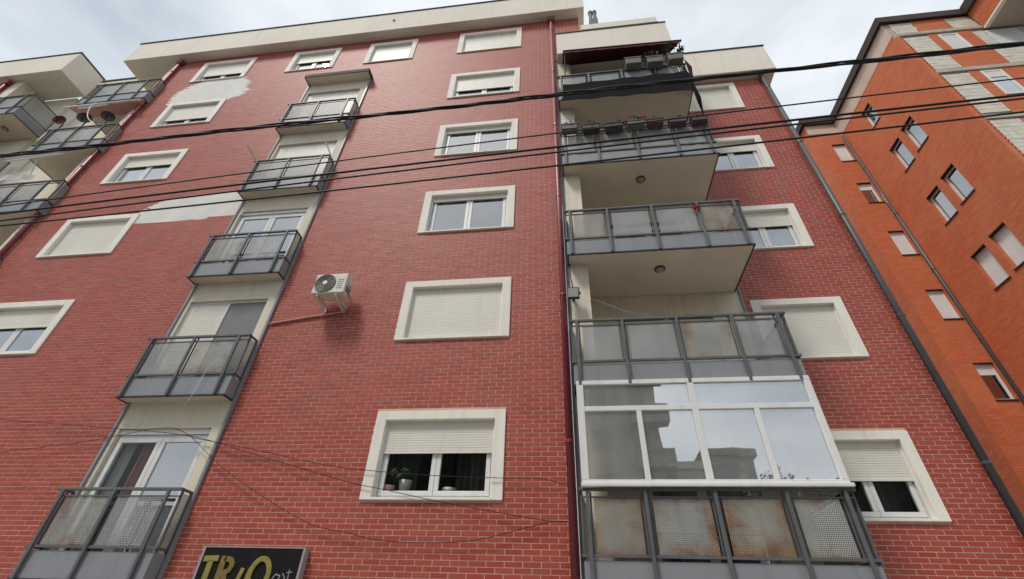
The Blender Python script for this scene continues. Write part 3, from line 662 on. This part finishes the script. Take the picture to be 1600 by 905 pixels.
for r in range(60):
    z0 = 10.6 + r * bh; cz = z0 + bh / 2
    if z0 > 21.85: break
    if any(abs(cz - s_) < .17 for s_ in (21.05, 18.22, 15.35, 12.5)): continue
    cuts = sorted((h[0], h[1]) for h in fwin + orange_rects if h[2] - .05 < cz < h[3] + .05); free = []; a_ = OX + .21
    for h0, h1 in cuts:
        if h0 > a_: free.append((a_, h0))
        a_ = max(a_, h1)
    free.append((a_, 18.4))
    for f0, f1 in free:
        x = OX + (.2 if r % 2 else 0) - bw
        while x < f1:
            b0, b1 = max(x, f0) + .005, min(x + bw, f1) - .005; x += bw
            if b1 - b0 < .05 or nblk >= 300: continue
            px, py = view((b0 + b1) / 2, OY0, cz)
            if px > 1615 or py < -20: continue
            key = round(b1 - b0, 2)
            if key not in bmesh_:
                o = MB().box(-key / 2, key / 2, -.03, .0, -bh / 2 + .006, bh / 2 - .006, skip='k').build('concrete_block', 'block_concrete', None); bmesh_[key] = o
            else: o = bmesh_[key].copy(); col.objects.link(o)
            o.parent = fw; o.location = Vector(((b0 + b1) / 2, OY0, cz)) - WP[fw.name]; o.location.y += random.uniform(-.004, .003); o.rotation_euler = (random.uniform(-.01, .01), random.uniform(-.005, .005), random.uniform(-.008, .008)); nblk += 1
for i, (a, b, c, d) in enumerate(fwin):
    e = empty('window', ((a + b) / 2, OY0, c), ob); y = OY0 - .06
    MB().box(a, a + .07, y, y + .055, c, d).box(b - .07, b, y, y + .055, c, d).box(a + .07, b - .07, y, y + .055, c, c + .07).box(a + .07, b - .07, y, y + .055, d - .07, d).build('frame', 'pvc_white', e)
    if i in (0, 3): shutter(e, a + .07, b - .07, y + .02, c + .085, d - .07).data.materials[0] = M['pvc_white']
    else:
        shutter(e, a + .07, b - .07, y + .015, d - .42, d - .07)
        MB().quad((a + .07, y + .03, c + .07), (b - .07, y + .03, c + .07), (b - .07, y + .03, d - .07), (a + .07, y + .03, d - .07)).build('pane', 'glass', e)
        MB().box(a + .07, b - .07, y + .05, y + .056, c + .07, d - .07).build('backing', 'curtain_dark', e)
# pale ring beam under the roof, dark fascia boards
MB().box(OX - .012, OX - .001, OY0 + .0, OY1 - .001, 21.12, OZ).box(SX0 + .0, OX - .0125, OY1 - .012, OY1 - .001, 21.38, OZ).build('ring_beam', 'eave_soffit', ob)
OV = .12; fz0, fz1 = OZ + .001, OZ + .36
rf = MB().box(OX - OV, 24, OY0 - OV, 14, fz0, fz1 - .04).box(SX0 - OV, OX - OV, OY1 - OV, 14, fz0, fz1 - .04).build('roof', 'roof_fascia', ob)
mb = MB().box(OX - OV - .03, OX - OV - .001, OY0 - OV, OY1 - OV - .03, fz0 - .05, fz1).box(OX - OV - .03, 16.35, OY0 - OV - .03, OY0 - OV - .001, fz0 - .05, fz1).box(SX0 - OV, OX - OV, OY1 - OV - .03, OY1 - OV - .001, fz0 - .05, fz1).box(SX0 - OV - .03, SX0 - OV - .001, OY1 - OV - .03, 14, fz0 - .05, fz1)
mb.build('fascia_board', 'roof_fascia', rf)
pj = MB().box(16.42, 23, .6, OY0 - .09, 20.93, OZ).build('projecting_storey', 'orange_brick_y', ob)
MB().box(16.55, 23, .7, OY0 - .09, 20.86, 20.929).build('soffit', 'taupe_soffit', pj)
MB().box(16.40, 16.548, .58, OY0 - .09, 20.85, 20.929).build('edge_trim', 'surround_paint', pj)
MB().box(16.36, 23, .52, OY0 - OV - .04, OZ + .001, OZ + .36).box(16.30, 16.359, .5, OY0 - OV - .04, OZ - .08, OZ + .38).build('fascia_board', 'roof_fascia', pj)

# ------------------------------------------------------------------ things on the facade
# air conditioner
ac = empty('air_conditioner', (-4.78, -.3, 7.08)); tag(ac, 'cream air conditioner outdoor unit with round fan grille, bracketed to the red brick wall', 'air conditioner')
x0, x1, y0, y1, z0, z1 = -5.13, -4.44, -.50, -.22, 7.09, 7.585
MB().box(x0, x1, y0, y1, z0, z1).build('casing', 'ac_shell', ac, bevel=.018)
fc = (-4.885, y0 - .002, 7.345)
MB().lathe(fc, (0, -1, 0), [(0, .225), (.012, .225), (.016, .215), (.004, .205), (.002, .0)], 32).build('fan_well', 'ac_dark', ac)
mb = MB()
for r in (.07, .095, .12, .145, .17, .195, .215):
    mb.tube([(fc[0] + r * math.cos(a), y0 - .018, fc[2] + r * math.sin(a)) for a in [2 * math.pi * k / 32 for k in range(33)]], .0042, 5, False)
for k in range(8):
    a = math.pi * k / 4; mb.tube([(fc[0] + .05 * math.cos(a), y0 - .018, fc[2] + .05 * math.sin(a)), (fc[0] + .22 * math.cos(a), y0 - .018, fc[2] + .22 * math.sin(a))], .004, 5)
mb.build('fan_grille', 'ac_grille', ac)
MB().lathe((fc[0], y0 - .012, fc[2]), (0, -1, 0), [(0, .05), (.012, .05), (.016, .04), (.016, .001)], 20).build('fan_badge', 'pvc_white', ac)
mb = MB()
for k in range(5): mb.box(-4.62, -4.50, y0 - .004, y0 + .002, 7.20 + k * .055, 7.222 + k * .055)
mb.build('vent_slot', 'ac_grille', ac)
MB().box(x1 - .001, x1 + .03, -.42, -.26, 7.36, 7.50).build('valve_cover', 'ac_shell', ac, bevel=.01)
for k in range(3): MB().box(x1, x1 + .012, -.45, -.25, 7.18 + k * .05, 7.2 + k * .05).build('side_louvre', 'ac_dark', ac)
for x in (-5.0, -4.6):
    MB().box(x - .02, x + .02, y0 + .02, .0, z0 - .04, z0 - .001).box(x - .02, x + .02, -.03, -.008, z0 - .17, z0 - .041).prism([(x - .012, y0 + .06, z0 - .041), (x + .012, y0 + .06, z0 - .041), (x + .012, -.03, z0 - .14), (x - .012, -.03, z0 - .14)], (0, 0, 0), (0, .02, -.03)).build('bracket', 'ac_shell', ac)
MB().tube([(x1 + .02, -.34, 7.22), (x1 + .06, -.2, 7.05), (-4.6, -.04, 6.93), (-5.2, -.028, 6.86), (-6.15, -.028, 6.72)], .02, 8).build('refrigerant_pipe', 'pink_cloth', ac, smooth=True)

# floodlight
fl = empty('floodlight', (.15, -.1, 6.88)); tag(fl, 'small square black floodlight fixed to the cream pilaster by the downpipe', 'floodlight')
MB().box(.025, .265, -.22, -.16, 6.89, 7.15).build('housing', 'dark_trim', fl, bevel=.01)
MB().box(.05, .24, -.223, -.2205, 6.915, 7.125).build('lens', 'lamp_glass', fl)
MB().box(.255, .29, -.2, -.17, 7.0, 7.05).box(.12, .17, -.16, .012, 6.98, 7.05).build('bracket', 'dark_trim', fl)
MB().tube([(.15, -.165, 7.15), (.14, -.03, 7.3), (.115, .005, 7.6), (.112, .0, 9.2)], .008, 6).build('cable', 'cable_rubber', fl)

# shop sign with raised letters
sg = empty('sign_board', (-4.77, -.05, 1.55)); tag(sg, 'black sign board with yellow lettering on the brick wall under the air conditioner', 'sign')
MB().box(-5.56, -4.0, -.13, -.012, 1.55, 2.605).build('panel', 'sign_black', sg)
MB().box(-3.999, -3.965, -.135, -.012, 1.545, 2.62).box(-5.595, -5.561, -.135, -.012, 1.545, 2.62).box(-5.56, -4.0, -.135, -.012, 2.606, 2.62).build('edge_frame', 'sign_edge', sg)
LY_ = -.131
def stroke(mb, pts, w, dep=.016):     # thick polyline letter stroke in the plane of the sign
    for k in range(len(pts) - 1):
        a = Vector((pts[k][0], 0, pts[k][1])); b = Vector((pts[k + 1][0], 0, pts[k + 1][1])); d = (b - a).normalized(); nrm = Vector((-d.z, 0, d.x)) * w / 2
        d2 = d * (w * .12 if 0 < k < len(pts) - 2 else 0)
        mb.prism([tuple(a + nrm - d2), tuple(a - nrm - d2), tuple(b - nrm + d2), tuple(b + nrm + d2)], (0, LY_ - dep - .0006 * k, 0), (0, LY_, 0))
ZB = 1.98
mb = MB(); stroke(mb, [(-5.52, 2.455), (-5.29, 2.465)], .075); stroke(mb, [(-5.40, 2.43), (-5.40, ZB)], .085); mb.build('letter', 'sign_yellow', sg)
mb = MB(); stroke(mb, [(-5.20, 2.495), (-5.20, ZB)], .085); stroke(mb, [(-5.18, 2.46), (-5.08, 2.45), (-5.035, 2.385), (-5.07, 2.30), (-5.17, 2.275)], .07); stroke(mb, [(-5.13, 2.29), (-5.02, ZB)], .08); mb.build('letter', 'sign_bronze', sg)
mb = MB(); stroke(mb, [(-4.845, 2.345), (-4.93, ZB)], .06); mb.build('letter', 'sign_yellow', sg)
mb = MB(); ring = [(-4.575 + .145 * math.cos(R(a)), 2.255 + .215 * math.sin(R(a))) for a in range(0, 361, 15)]; stroke(mb, ring, .07); mb.build('letter', 'sign_yellow', sg)
mb = MB(); ring = [(-4.63 + .125 * math.cos(R(a)), 2.235 + .185 * math.sin(R(a))) for a in range(95, 281, 15)]; stroke(mb, ring, .05, .008); mb.build('letter', 'sign_bronze', sg)  # bronze arc behind the O, drawn in as its shadow
mb = MB(); ex = [(-4.36, 2.22), (-4.32, 2.28), (-4.25, 2.26), (-4.27, 2.20), (-4.34, 2.20), (-4.29, 2.15), (-4.23, 2.17)]; stroke(mb, ex, .014, .004)
stroke(mb, [(-4.22, 2.29), (-4.17, 2.24), (-4.20, 2.18), (-4.13, 2.17)], .012, .004); stroke(mb, [(-4.13, 2.34), (-4.12, 2.20)], .012, .004); stroke(mb, [(-4.16, 2.30), (-4.08, 2.31)], .012, .004); mb.build('script_lettering', 'sign_edge', sg)

# power cables across the street
CY = -3.5; SC = (7.4033 + CY) / 6.2033
def cab(pts, ext=22):
    P = [(x * SC, CY, 1.6 + (z - 1.6) * SC) for x, z in pts]
    # least-squares parabola so that the span hangs as one curve
    import numpy as np
    c = np.polyfit([p[0] for p in P], [p[2] for p in P], 2 if len(P) > 3 else 1)
    return lambda x: float(np.polyval(c, x)), c
cables = {'thick': [(-15.629, 12.02), (-11.763, 12.22), (-4.861, 12.34), (.02, 12.41), (3.402, 12.50), (6.47, 12.61), (10.541, 12.73)],
 'c1': [(-8.476, 10.235), (-4.671, 10.51), (.411, 10.857), (4.602, 11.104), (9.758, 11.347)], 'c2': [(-8.286, 9.837), (-4.562, 10.065), (.384, 10.326), (4.44, 10.542), (9.42, 10.758)],
 'c3': [(-8.176, 9.607), (-4.51, 9.854), (.374, 10.143), (4.394, 10.384), (9.345, 10.627)], 'c4': [(-13.229, 9.05), (-8.014, 9.266), (-4.412, 9.453), (.349, 9.668), (4.256, 9.909), (9.091, 10.185)]}
clab = {'c1': 'thin black overhead cable, topmost of the thin ones below the twisted bundle', 'c2': 'black overhead cable, upper one of the close pair', 'c3': 'black overhead cable, lower one of the close pair', 'c4': 'black overhead cable, lowest of the thin ones in front of the building'}
for k, pts in cables.items():
    fz, c = cab(pts); xs = [-17 + i * .35 for i in range(92)]
    def zz(x):
        q = min(max(x, -11), 8); return fz(q) + (2 * c[0] * q + c[1] if len(c) == 3 else c[0]) * (x - q)
    if k == 'thick':
        e = empty('power_cable', (0, CY, zz(0))); tag(e, 'thick twisted bundle of black overhead cables crossing in front of the building', 'cable', None)
        for j in range(3):
            mb = MB(); P = []
            for i in range(280):
                x = -17 + i * .115; a = x * 2.6 + j * 2.094 + .8 * math.sin(x * .7); r = .020 + .006 * math.sin(x * 1.3 + j); P.append((x, CY + r * math.cos(a), zz(x) + r * math.sin(a) + .012 * math.sin(x * .9)))
            mb.tube(P, .016, 6).build('strand', 'cable_rubber', e, smooth=True)
    else:
        r = {'c1': .010, 'c2': .016, 'c3': .013, 'c4': .013}[k]
        o = MB().tube([(x, CY, zz(x)) for x in xs], r, 6).build('power_cable', 'cable_rubber', smooth=True, origin=(0, CY, zz(0)))
        tag(o, clab[k], 'cable')
# thin loose wires strung along the facade
def bp(px, py, y):
    d = F + RT * ((px - 800) / 721.03) + UP * ((452.5 - py) / 721.03); t_ = (y + 7.4033) / d.y; return (d.x * t_, y, 1.6 + d.z * t_)
def smooth_pts(P, n=6):
    out = []
    for i in range(len(P) - 1):
        p0, p1, p2, p3 = P[max(i - 1, 0)], P[i], P[i + 1], P[min(i + 2, len(P) - 1)]
        for k in range(n):
            u = k / n; out.append(tuple(.5 * (2 * p1[j] + (p2[j] - p0[j]) * u + (2 * p0[j] - 5 * p1[j] + 4 * p2[j] - p3[j]) * u * u + (3 * p1[j] - p0[j] - 3 * p2[j] + p3[j]) * u ** 3) for j in range(3)))
    return out + [tuple(P[-1])]
wires = [('thin dark wire sagging deepest across the bricks below the window with flower pots', [(-40, 713), (0, 707), (140, 689), (250, 669), (290, 677), (327, 711), (359, 740), (417, 780), (485, 819), (540, 832), (597, 845), (690, 848), (759, 841), (857, 816), (887, 816)]),
         ('thin dark wire passing over the sill of the window with flower pots', [(-40, 652), (0, 655.6), (175, 669), (300, 682), (400, 711), (540, 752), (600, 765), (692, 785), (843, 812), (888, 815)]),
         ('thin dark wire crossing the panes of the window with flower pots', [(300, 684), (400, 703), (500, 725), (574, 735), (675, 743), (783, 747), (843, 748), (882, 757)])]
for lab, P in wires:
    o = MB().tube(smooth_pts([bp(x, y, -.07) for x, y in P]), .0055, 5).build('wire', 'cable_rubber', origin=bp(*P[len(P) // 2], -.07)); tag(o, lab, 'wire')
o = MB().tube(smooth_pts([bp(283, 640, -.06), bp(291, 630, -.20), bp(300, 617, -.33), bp(325, 575, -.335), bp(345, 560, -.34)]), .005, 5).build('string', 'pvc_white'); tag(o, 'pale string hanging from the small balcony with the grey insect screen', 'string')
o = MB().tube([(.112, -.005, 7.22), (1.2, .5, 7.02), (2.4, .9, 6.93), (3.77, YS - .02, 7.1)], .006, 5).build('clothes_line', 'pvc_white'); tag(o, 'pale clothes line slung under the balcony soffit beside the floodlight', 'clothes line')
# drying rods on a small balcony
for lab, a, b in (('dark drying rod leaning outward from the left rail end of a small balcony', (-8.42, -.30, 12.10), (-9.0, -.32, 12.88)), ('dark drying rod leaning inward from the right rail end of a small balcony', (-6.10, -.32, 11.85), (-6.62, -.34, 12.88))):
    o = MB().tube([a, b], .018, 6).build('drying_rod', 'dark_trim', origin=a); tag(o, lab, 'rod')

# awning and the clutter of the top big balcony
aw = empty('awning', (1.95, -.3, 16.3)); tag(aw, 'dark red fabric awning under the roof of the top loggia', 'awning')
n = 14; mb = MB(); xa0, xa1, xb0, xb1 = .27, 3.72, .25, 3.55
for k in range(n):
    u0, u1 = k / n, (k + 1) / n; f0 = lambda u: xa0 + (xa1 - xa0) * u; g0 = lambda u: xb0 + (xb1 - xb0) * u
    sg_ = lambda u: -.03 * math.sin(u * math.pi * 5)
    mb.quad((f0(u0), -.58, 15.93 - .1 * u0), (f0(u1), -.58, 15.93 - .1 * u1), (g0(u1), .1, 16.40), (g0(u0), .1, 16.40))
mb.build('fabric', 'awning_cloth', aw)
MB().tube([(xa0, -.59, 15.94), (xa1 + .02, -.59, 15.83)], .028, 8).build('front_bar', 'awning_cloth', aw)
mb = MB()
for k in range(24):
    u0, u1 = k / 24, (k + 1) / 24; h = lambda u: .10 + .02 * math.sin(u * 60)
    mb.quad((xa0 + (xa1 - xa0) * u0, -.592, 15.92 - .1 * u0), (xa0 + (xa1 - xa0) * u1, -.592, 15.92 - .1 * u1), (xa0 + (xa1 - xa0) * u1, -.592, 15.92 - .1 * u1 - h(u1)), (xa0 + (xa1 - xa0) * u0, -.592, 15.92 - .1 * u0 - h(u0)))
mb.build('valance', 'awning_cloth', aw)
MB().tube([(.32, -.58, 15.9), (.30, -.33, 15.02)], .016, 6).build('arm', 'dark_trim', aw); MB().tube([(3.66, -.58, 15.82), (3.70, -.36, 15.4), (3.66, -.33, 15.02)], .016, 6).build('arm', 'dark_trim', aw)
mb = MB(); n = 16
for k in range(n):
    u0, u1 = k / n, (k + 1) / n; wv = lambda u: -.395 + .006 * math.sin(u * 30); zt = lambda u: 14.36 + .10 * u - .06 * math.sin(u * math.pi * 4) ** 2; zb_ = lambda u: 13.52 - .06 * u + .02 * math.sin(u * 23)
    X_ = lambda u: .20 + 3.45 * u
    mb.quad((X_(u0), wv(u0), zb_(u0)), (X_(u1), wv(u1), zb_(u1)), (X_(u1), wv(u1) - .01, zt(u1)), (X_(u0), wv(u0) - .01, zt(u0)))
mb.quad((3.65, -.395, 13.46), (3.76, -.30, 13.4), (3.77, -.3, 14.4), (3.65, -.405, 14.46))
o = mb.build('tarpaulin', 'tarp_black', origin=(1.9, -.4, 13.5)); tag(o, 'black tarpaulin tied along the lower part of the top loggia balcony', 'tarpaulin')
sm = o.modifiers.new('solid', 'SOLIDIFY'); sm.thickness = .006
mb = MB().quad((3.74, -.34, 15.22), (3.98, -.12, 15.15), (3.96, .1, 14.5), (3.80, -.2, 14.55)); mb.quad((3.98, -.12, 15.15), (3.99, .35, 15.2), (3.97, .4, 14.6), (3.96, .1, 14.5))
o = mb.build('side_cloth', 'awning_cloth', origin=(3.9, -.1, 14.5)); tag(o, 'dark red cloth hung over the side rail of the top loggia balcony', 'cloth'); sm = o.modifiers.new('solid', 'SOLIDIFY'); sm.thickness = .006
mb = MB(); 
for k in range(5): mb.tube([(3.70 + .03 * k, -.36 + .05 * k, 14.0), (3.69 + .04 * k, -.37 + .06 * k, 13.5), (3.66 + .03 * k, -.34 + .05 * k, 12.9 - .06 * k)], [.03, .045, .012], 6)
o = mb.build('hanging_cloth', 'tarp_black', origin=(3.75, -.3, 14.0)); tag(o, 'dark folded cloth hanging from the corner of the top loggia balcony', 'cloth')

mb = MB(); make_curtain(mb, .50, 3.6, .45, 14.2, 16.40, .03, .22)  # brown curtain added, run full width to darken the loggia interior
o = mb.build('curtain', 'bark', origin=(2, .45, 14.2)); tag(o, 'dark brown curtain hanging inside the top loggia to darken it behind the planters', 'curtain')
def leaves(mb, c, rx, rz, n, s=.05):
    for _ in range(n):
        while True:
            v = Vector((random.uniform(-1, 1), random.uniform(-1, 1), random.uniform(-1, 1)))
            if v.length < 1: break
        p = Vector((c[0] + v.x * rx, c[1] + v.y * rx * .8, c[2] + v.z * rz)); d = Vector((random.gauss(0, 1), random.gauss(0, 1), random.gauss(0, 1))).normalized(); u = d.orthogonal().normalized(); w = d.cross(u); L_ = s * random.uniform(.6, 1.3)
        mb.quad(p - u * L_, p - w * L_ * .45, p + u * L_, p + w * L_ * .45)
PL = 'planters on the top loggia balcony rail'
for i, (xa, xb, zt_, hgt, lab) in enumerate(((2.03, 2.50, 15.22, .33, 'grey planter without foliage on the top balcony rail'), (2.63, 3.10, 15.16, .31, 'grey planter with dark bushy plant on the top balcony rail'), (3.22, 3.67, 15.22, .33, 'grey planter with tall thin sprigs on the top balcony rail end'))):
    e = empty('planter', ((xa + xb) / 2, -.40, zt_ - hgt)); tag(e, lab, 'planter', PL)
    mb = MB(); xm = (xa + xb) / 2; h = (xb - xa) / 2
    mb.prism([(xm - h, -.42, zt_), (xm - h * .9, -.42, zt_ - hgt), (xm + h * .9, -.42, zt_ - hgt), (xm + h, -.42, zt_)], (0, -.13, 0), (0, .10, 0)); mb.build('box', 'pot_grey', e, bevel=.02)
    mb = MB().box(xm - h - .015, xm + h + .015, -.565, -.30, zt_ - .045, zt_ + .005); mb.build('rim', 'pot_grey', e, bevel=.008)
    mb = MB()
    if i == 1: leaves(mb, (xm - .05, -.42, zt_ + .17), .24, .22, 260, .055)
    elif i == 2:
        for _ in range(7):
            a = random.uniform(-.18, .25); p = [(xm + a * .4, -.42, zt_), (xm + a * .8, -.43, zt_ + .2), (xm + a * 1.3, -.42 + random.uniform(-.1, .1), zt_ + random.uniform(.3, .52))]; mb.tube(p, .006, 4); leaves(mb, p[2], .09, .10, 22, .045)
    else: leaves(mb, (xm, -.42, zt_ + .02), .15, .03, 30, .03)
    mb.build('foliage', 'leaf_green', e)
# flower boxes along the next balcony
FBG = 'flower boxes along the planted balcony rail'
fb = [(.10, .50, 12.14, .20, 'pot_grey'), (.62, 1.06, 12.06, .17, 'pot_dark'), (1.19, 1.63, 12.02, .19, 'pot_dark'), (1.74, 2.17, 12.05, .16, 'pot_grey'), (2.24, 2.62, 12.05, .17, 'pot_plum'), (2.75, 3.16, 12.0, .16, 'pot_plum'), (3.28, 3.66, 12.0, .17, 'pot_dark')]
flabs = ['grey flower box nearest the red downpipe on the planted balcony rail', 'black flower box second along from the red downpipe', 'black flower box third along from the red downpipe', 'grey flower box between red flowers on the planted balcony rail', 'plum flower box just past the red flowers', 'plum flower box second from the outer corner of the planted balcony', 'black flower box at the outer corner of the planted balcony']
for (xa, xb, zt_, hgt, mt), lab in zip(fb, flabs):
    zt_ += .05
    e = empty('flower_box', ((xa + xb) / 2, -.42, zt_ - hgt)); tag(e, lab, 'flower box', FBG); xm = (xa + xb) / 2; h = (xb - xa) / 2
    MB().prism([(xm - h, -.43, zt_), (xm - h * .93, -.43, zt_ - hgt), (xm + h * .93, -.43, zt_ - hgt), (xm + h, -.43, zt_)], (0, -.1, 0), (0, .09, 0)).build('box', mt, e, bevel=.01)
    MB().box(xm - h - .01, xm + h + .01, -.545, -.325, zt_ - .03, zt_ + .004).build('rim', mt, e, bevel=.005)
    MB().tube([(xm - h * .6, -.34, zt_ - .06), (xm - h * .6, -.31, zt_ + .0), (xm - h * .6, -.30, 12.12)], .01, 5).build('hook', 'dark_trim', e); MB().tube([(xm + h * .6, -.34, zt_ - .06), (xm + h * .6, -.31, zt_ + .0), (xm + h * .6, -.30, 12.12)], .01, 5).build('hook', 'dark_trim', e)
    mb = MB(); leaves(mb, (xm, -.43, zt_ + .04), h, .06, 70, .035); mb.build('foliage', 'leaf_dull', e)
    if mt == 'pot_grey' and xm > 1.5:
        mb = MB(); leaves(mb, (xm - .26, -.43, zt_ + .10), .07, .06, 60, .035); leaves(mb, (xm + .20, -.43, zt_ + .17), .09, .10, 90, .035); mb.build('flowers', 'flower_red', e)
        mb = MB(); mb.tube(smooth_pts([(xm - .24, -.43, zt_), (xm - .18, -.43, zt_ + .22), (xm - .05, -.43, zt_ + .32), (xm + .08, -.43, zt_ + .26), (xm + .1, -.43, zt_)]), .012, 5); mb.build('hoop', 'bark', e)
# red flower on the balcony below
fl2 = MB(); leaves(fl2, (2.83, -.37, 8.98), .06, .08, 60, .03); leaves(fl2, (2.76, -.37, 8.99), .05, .05, 30, .03)
o = fl2.build('paper_flower', 'flower_red', origin=(2.83, -.36, 8.95)); tag(o, 'small red flower spray tied to a balcony post under the planted balcony', 'flower')
# pots behind the panes of the lowest window
for lab, x, r, h, mt in (('white round flower pot standing behind the window pane', -2.74, .11, .17, 'pot_white'), ('low pink flower pot standing behind the window pane', -3.0, .10, .09, 'pink_cloth'), ('pale shallow dish behind the right window pane', -2.0, .12, .05, 'pot_white')):
    e = empty('flower_pot', (x, .21, 3.43)); tag(e, lab, 'flower pot', None)
    MB().lathe((x, .215, 3.43), (0, 0, 1), [(0, .001), (0, r * .7), (h + .05, r), (h + .05, r * .9), (h, .001)], 16).build('pot', mt, e, smooth=True)
    if r > .1 and h > .1:
        mb = MB(); leaves(mb, (x - .1, .23, 3.43 + h + .16), .22, .11, 160, .04); mb.build('foliage', 'leaf_green', e)

# satellite dishes and rolled awning at the left end
def dish(x, y, z, r, mat, lab, az):
    e = empty('satellite_dish', (x, y, z - r)); tag(e, lab, 'satellite dish', 'satellite dishes on the loggia rail'); r *= .8; ax = Vector((math.sin(R(az)), -math.cos(R(az)), -.15)).normalized(); c = Vector((x, y, z))
    MB().lathe(c, ax, [(0, .001), (.01, r * .35), (.04, r * .7), (.085, r), (.095, r * 1.02), (.075, r), (.03, r * .7), (.0, r * .35), (-.012, .001)], 24).build('reflector', mat, e, smooth=True)
    MB().tube([c + Vector((0, 0, -r * .9)) + ax * .06, c + ax * r * 1.1 + Vector((0, 0, -.1))], .012, 5).lathe(c + ax * r * 1.1 + Vector((0, 0, -.1)), -ax, [(0, .03), (.09, .03), (.1, .001)], 8).build('feed_arm', 'dark_trim', e)
    MB().tube([c - ax * .02, c - ax * .12, c - ax * .12 + Vector((0, 0, -r - .28))], .02, 6).build('mast', 'dark_trim', e)
dish(-17.05, -.26, 15.42, .24, 'dish_maroon', 'maroon satellite dish on the loggia rail beside the neighbouring block', 20)
dish(-16.1, -.26, 15.42, .26, 'dish_dark', 'dark satellite dish in the middle of the loggia rail', 35)
dish(-15.2, -.26, 15.38, .24, 'dish_dark', 'dark satellite dish on the loggia rail nearest the red downpipe', 50)
ra = empty('rolled_awning', (-16, -.3, 16.25)); tag(ra, 'pink awning hanging on white poles below the highest left loggia balcony', 'awning')
MB().tube([(-17.5, -.31, 16.30), (-14.5, -.31, 16.30)], .04, 8).build('pole', 'pvc_white', ra, smooth=True); MB().tube([(-16.75, -.33, 16.08), (-15.65, -.33, 16.14)], .025, 8).build('pole', 'pvc_white', ra, smooth=True)
MB().tube(smooth_pts([(-16.2, -.34, 16.35), (-16.18, -.38, 16.0), (-15.9, -.36, 15.4), (-15.45, -.3, 14.98)]), .016, 6).build('arm', 'pvc_white', ra)
mb = MB()
for k in range(12):
    u0, u1 = k / 12, (k + 1) / 12; X_ = lambda u: -17.3 + 2.75 * u; z_ = lambda u: 16.26 - .025 * math.sin(u * 25)
    mb.quad((X_(u0), -.30, z_(u0)), (X_(u1), -.30, z_(u1)), (X_(u1), .25, 16.46), (X_(u0), .25, 16.46))
mb.build('fabric', 'pink_cloth', ra)
mb = MB()
for k in range(20):
    u0, u1 = k / 20, (k + 1) / 20; X_ = lambda u: -17.6 + 1.9 * u; z_ = lambda u: 12.35 - .12 * math.sin(u * 9) * (1 - u); w_ = lambda u: -.33 + .03 * math.sin(u * 21)
    mb.quad((X_(u0), w_(u0), z_(u0)), (X_(u1), w_(u1), z_(u1)), (X_(u1), w_(u1) + .02, z_(u1) - .28 + .1 * u1), (X_(u0), w_(u0) + .02, z_(u0) - .28 + .1 * u0))
o = mb.build('sheet', 'curtain_white', origin=(-16.8, -.33, 12.1)); tag(o, 'white sheet draped over the lower left loggia balcony rail', 'sheet'); sm = o.modifiers.new('solid', 'SOLIDIFY'); sm.thickness = .006
ra = empty('rolled_awning', (-16, -.3, 13.4)); tag(ra, 'white rolled awning on a pole below the loggia balcony with satellite dishes', 'awning')
MB().tube([(-17.6, -.31, 13.40), (-15.9, -.31, 13.43), (-14.9, -.31, 13.52)], [.05, .045, .02], 8).build('pole', 'pvc_white', ra, smooth=True); MB().tube([(-17.4, -.33, 13.18), (-15.4, -.33, 13.30)], .022, 8).build('pole', 'pvc_white', ra, smooth=True)
MB().tube([(-16.3, -.31, 13.3), (-16.3, -.1, 12.6), (-15.9, -.2, 12.0)], .014, 6).build('arm', 'pvc_white', ra)

# ------------------------------------------------------------------ across the street: seen only as reflections in the panes
def far_block(name, x0, x1, y, z1, mat, lab, rows, colsn, z0=3.2, dp=10):
    e = empty(name, ((x0 + x1) / 2, y, 0)); tag(e, lab, 'building')
    MB().box(x0, x1, y - dp, y, .1, z1).build('wall', mat, e); MB().box(x0 - .25, x1 + .25, y - dp, y + .25, z1, z1 + .5).build('parapet', mat, e)
    for r in range(rows):
        for c in range(colsn):
            xa = x0 + (c + .25) * (x1 - x0) / colsn; xb = xa + .5 * (x1 - x0) / colsn; za = z0 + r * 2.9
            if za + 1.5 > z1: continue
            f = MB().box(xa, xb, y + .001, y + .05, za, za + 1.4).build('window', mat, e); MB().box(xa + .08, xb - .08, y + .051, y + .055, za + .08, za + 1.32).build('pane', 'screen_grey', f)
    return e
tw = far_block('tower_block', -7, 5.7, -24, 26, 'tower_render', 'tall grey tower block mirrored in the glazed balcony panes', 8, 5)
far_block('row_house', -20, -8.2, -24, 15.5, 'block_render', 'long grey terrace mirrored in the low window panes across the street', 4, 5)
far_block('corner_house', 21.5, 38, -27, 12.5, 'tower_render', 'pale corner house across the street beyond the trees', 3, 6)
for k in range(7): MB().box(3.9, 6.3 if k < 5 else 5.95, -23.999, -22.9, 4.6 + k * 2.9, 5.75 + k * 2.9).build('balcony', 'block_render', tw)
far_block('office_block', 6.5, 8.5, -25, 10.8, 'tower_render', 'low pale block mirrored in the glazed balcony panes beside the tower', 3, 2)
far_block('office_block', 8.6, 11.4, -25, 11.6, 'block_render', 'low dark block mirrored in the glazed balcony panes beside the trees', 3, 3)
for i, (x, y, h) in enumerate(((12.9, -25, 11.4), (15.0, -25, 10.8), (17.4, -24.5, 11.2))):
    e = empty('street_tree', (x, y, 0)); tag(e, ('green street tree next to the low dark block across the street', 'shortest green street tree, standing between two others', 'green street tree next to the pale corner house across the street')[i], 'tree', 'trees across the street')
    MB().tube([(x, y, 0), (x + .1, y, h * .4), (x, y + .1, h * .8)], [.2, .14, .05], 8).build('trunk', 'bark', e, smooth=True)
    mb = MB()
    for _ in range(14):
        a = random.uniform(0, 6.28); rr = random.uniform(.2, 1.3); leaves(mb, (x + rr * math.cos(a), y + rr * math.sin(a), h * random.uniform(.45, .92)), .75, .7, 90, .16)
    mb.build('crown', 'leaf_green', e)

scene.render.engine = 'CYCLES'
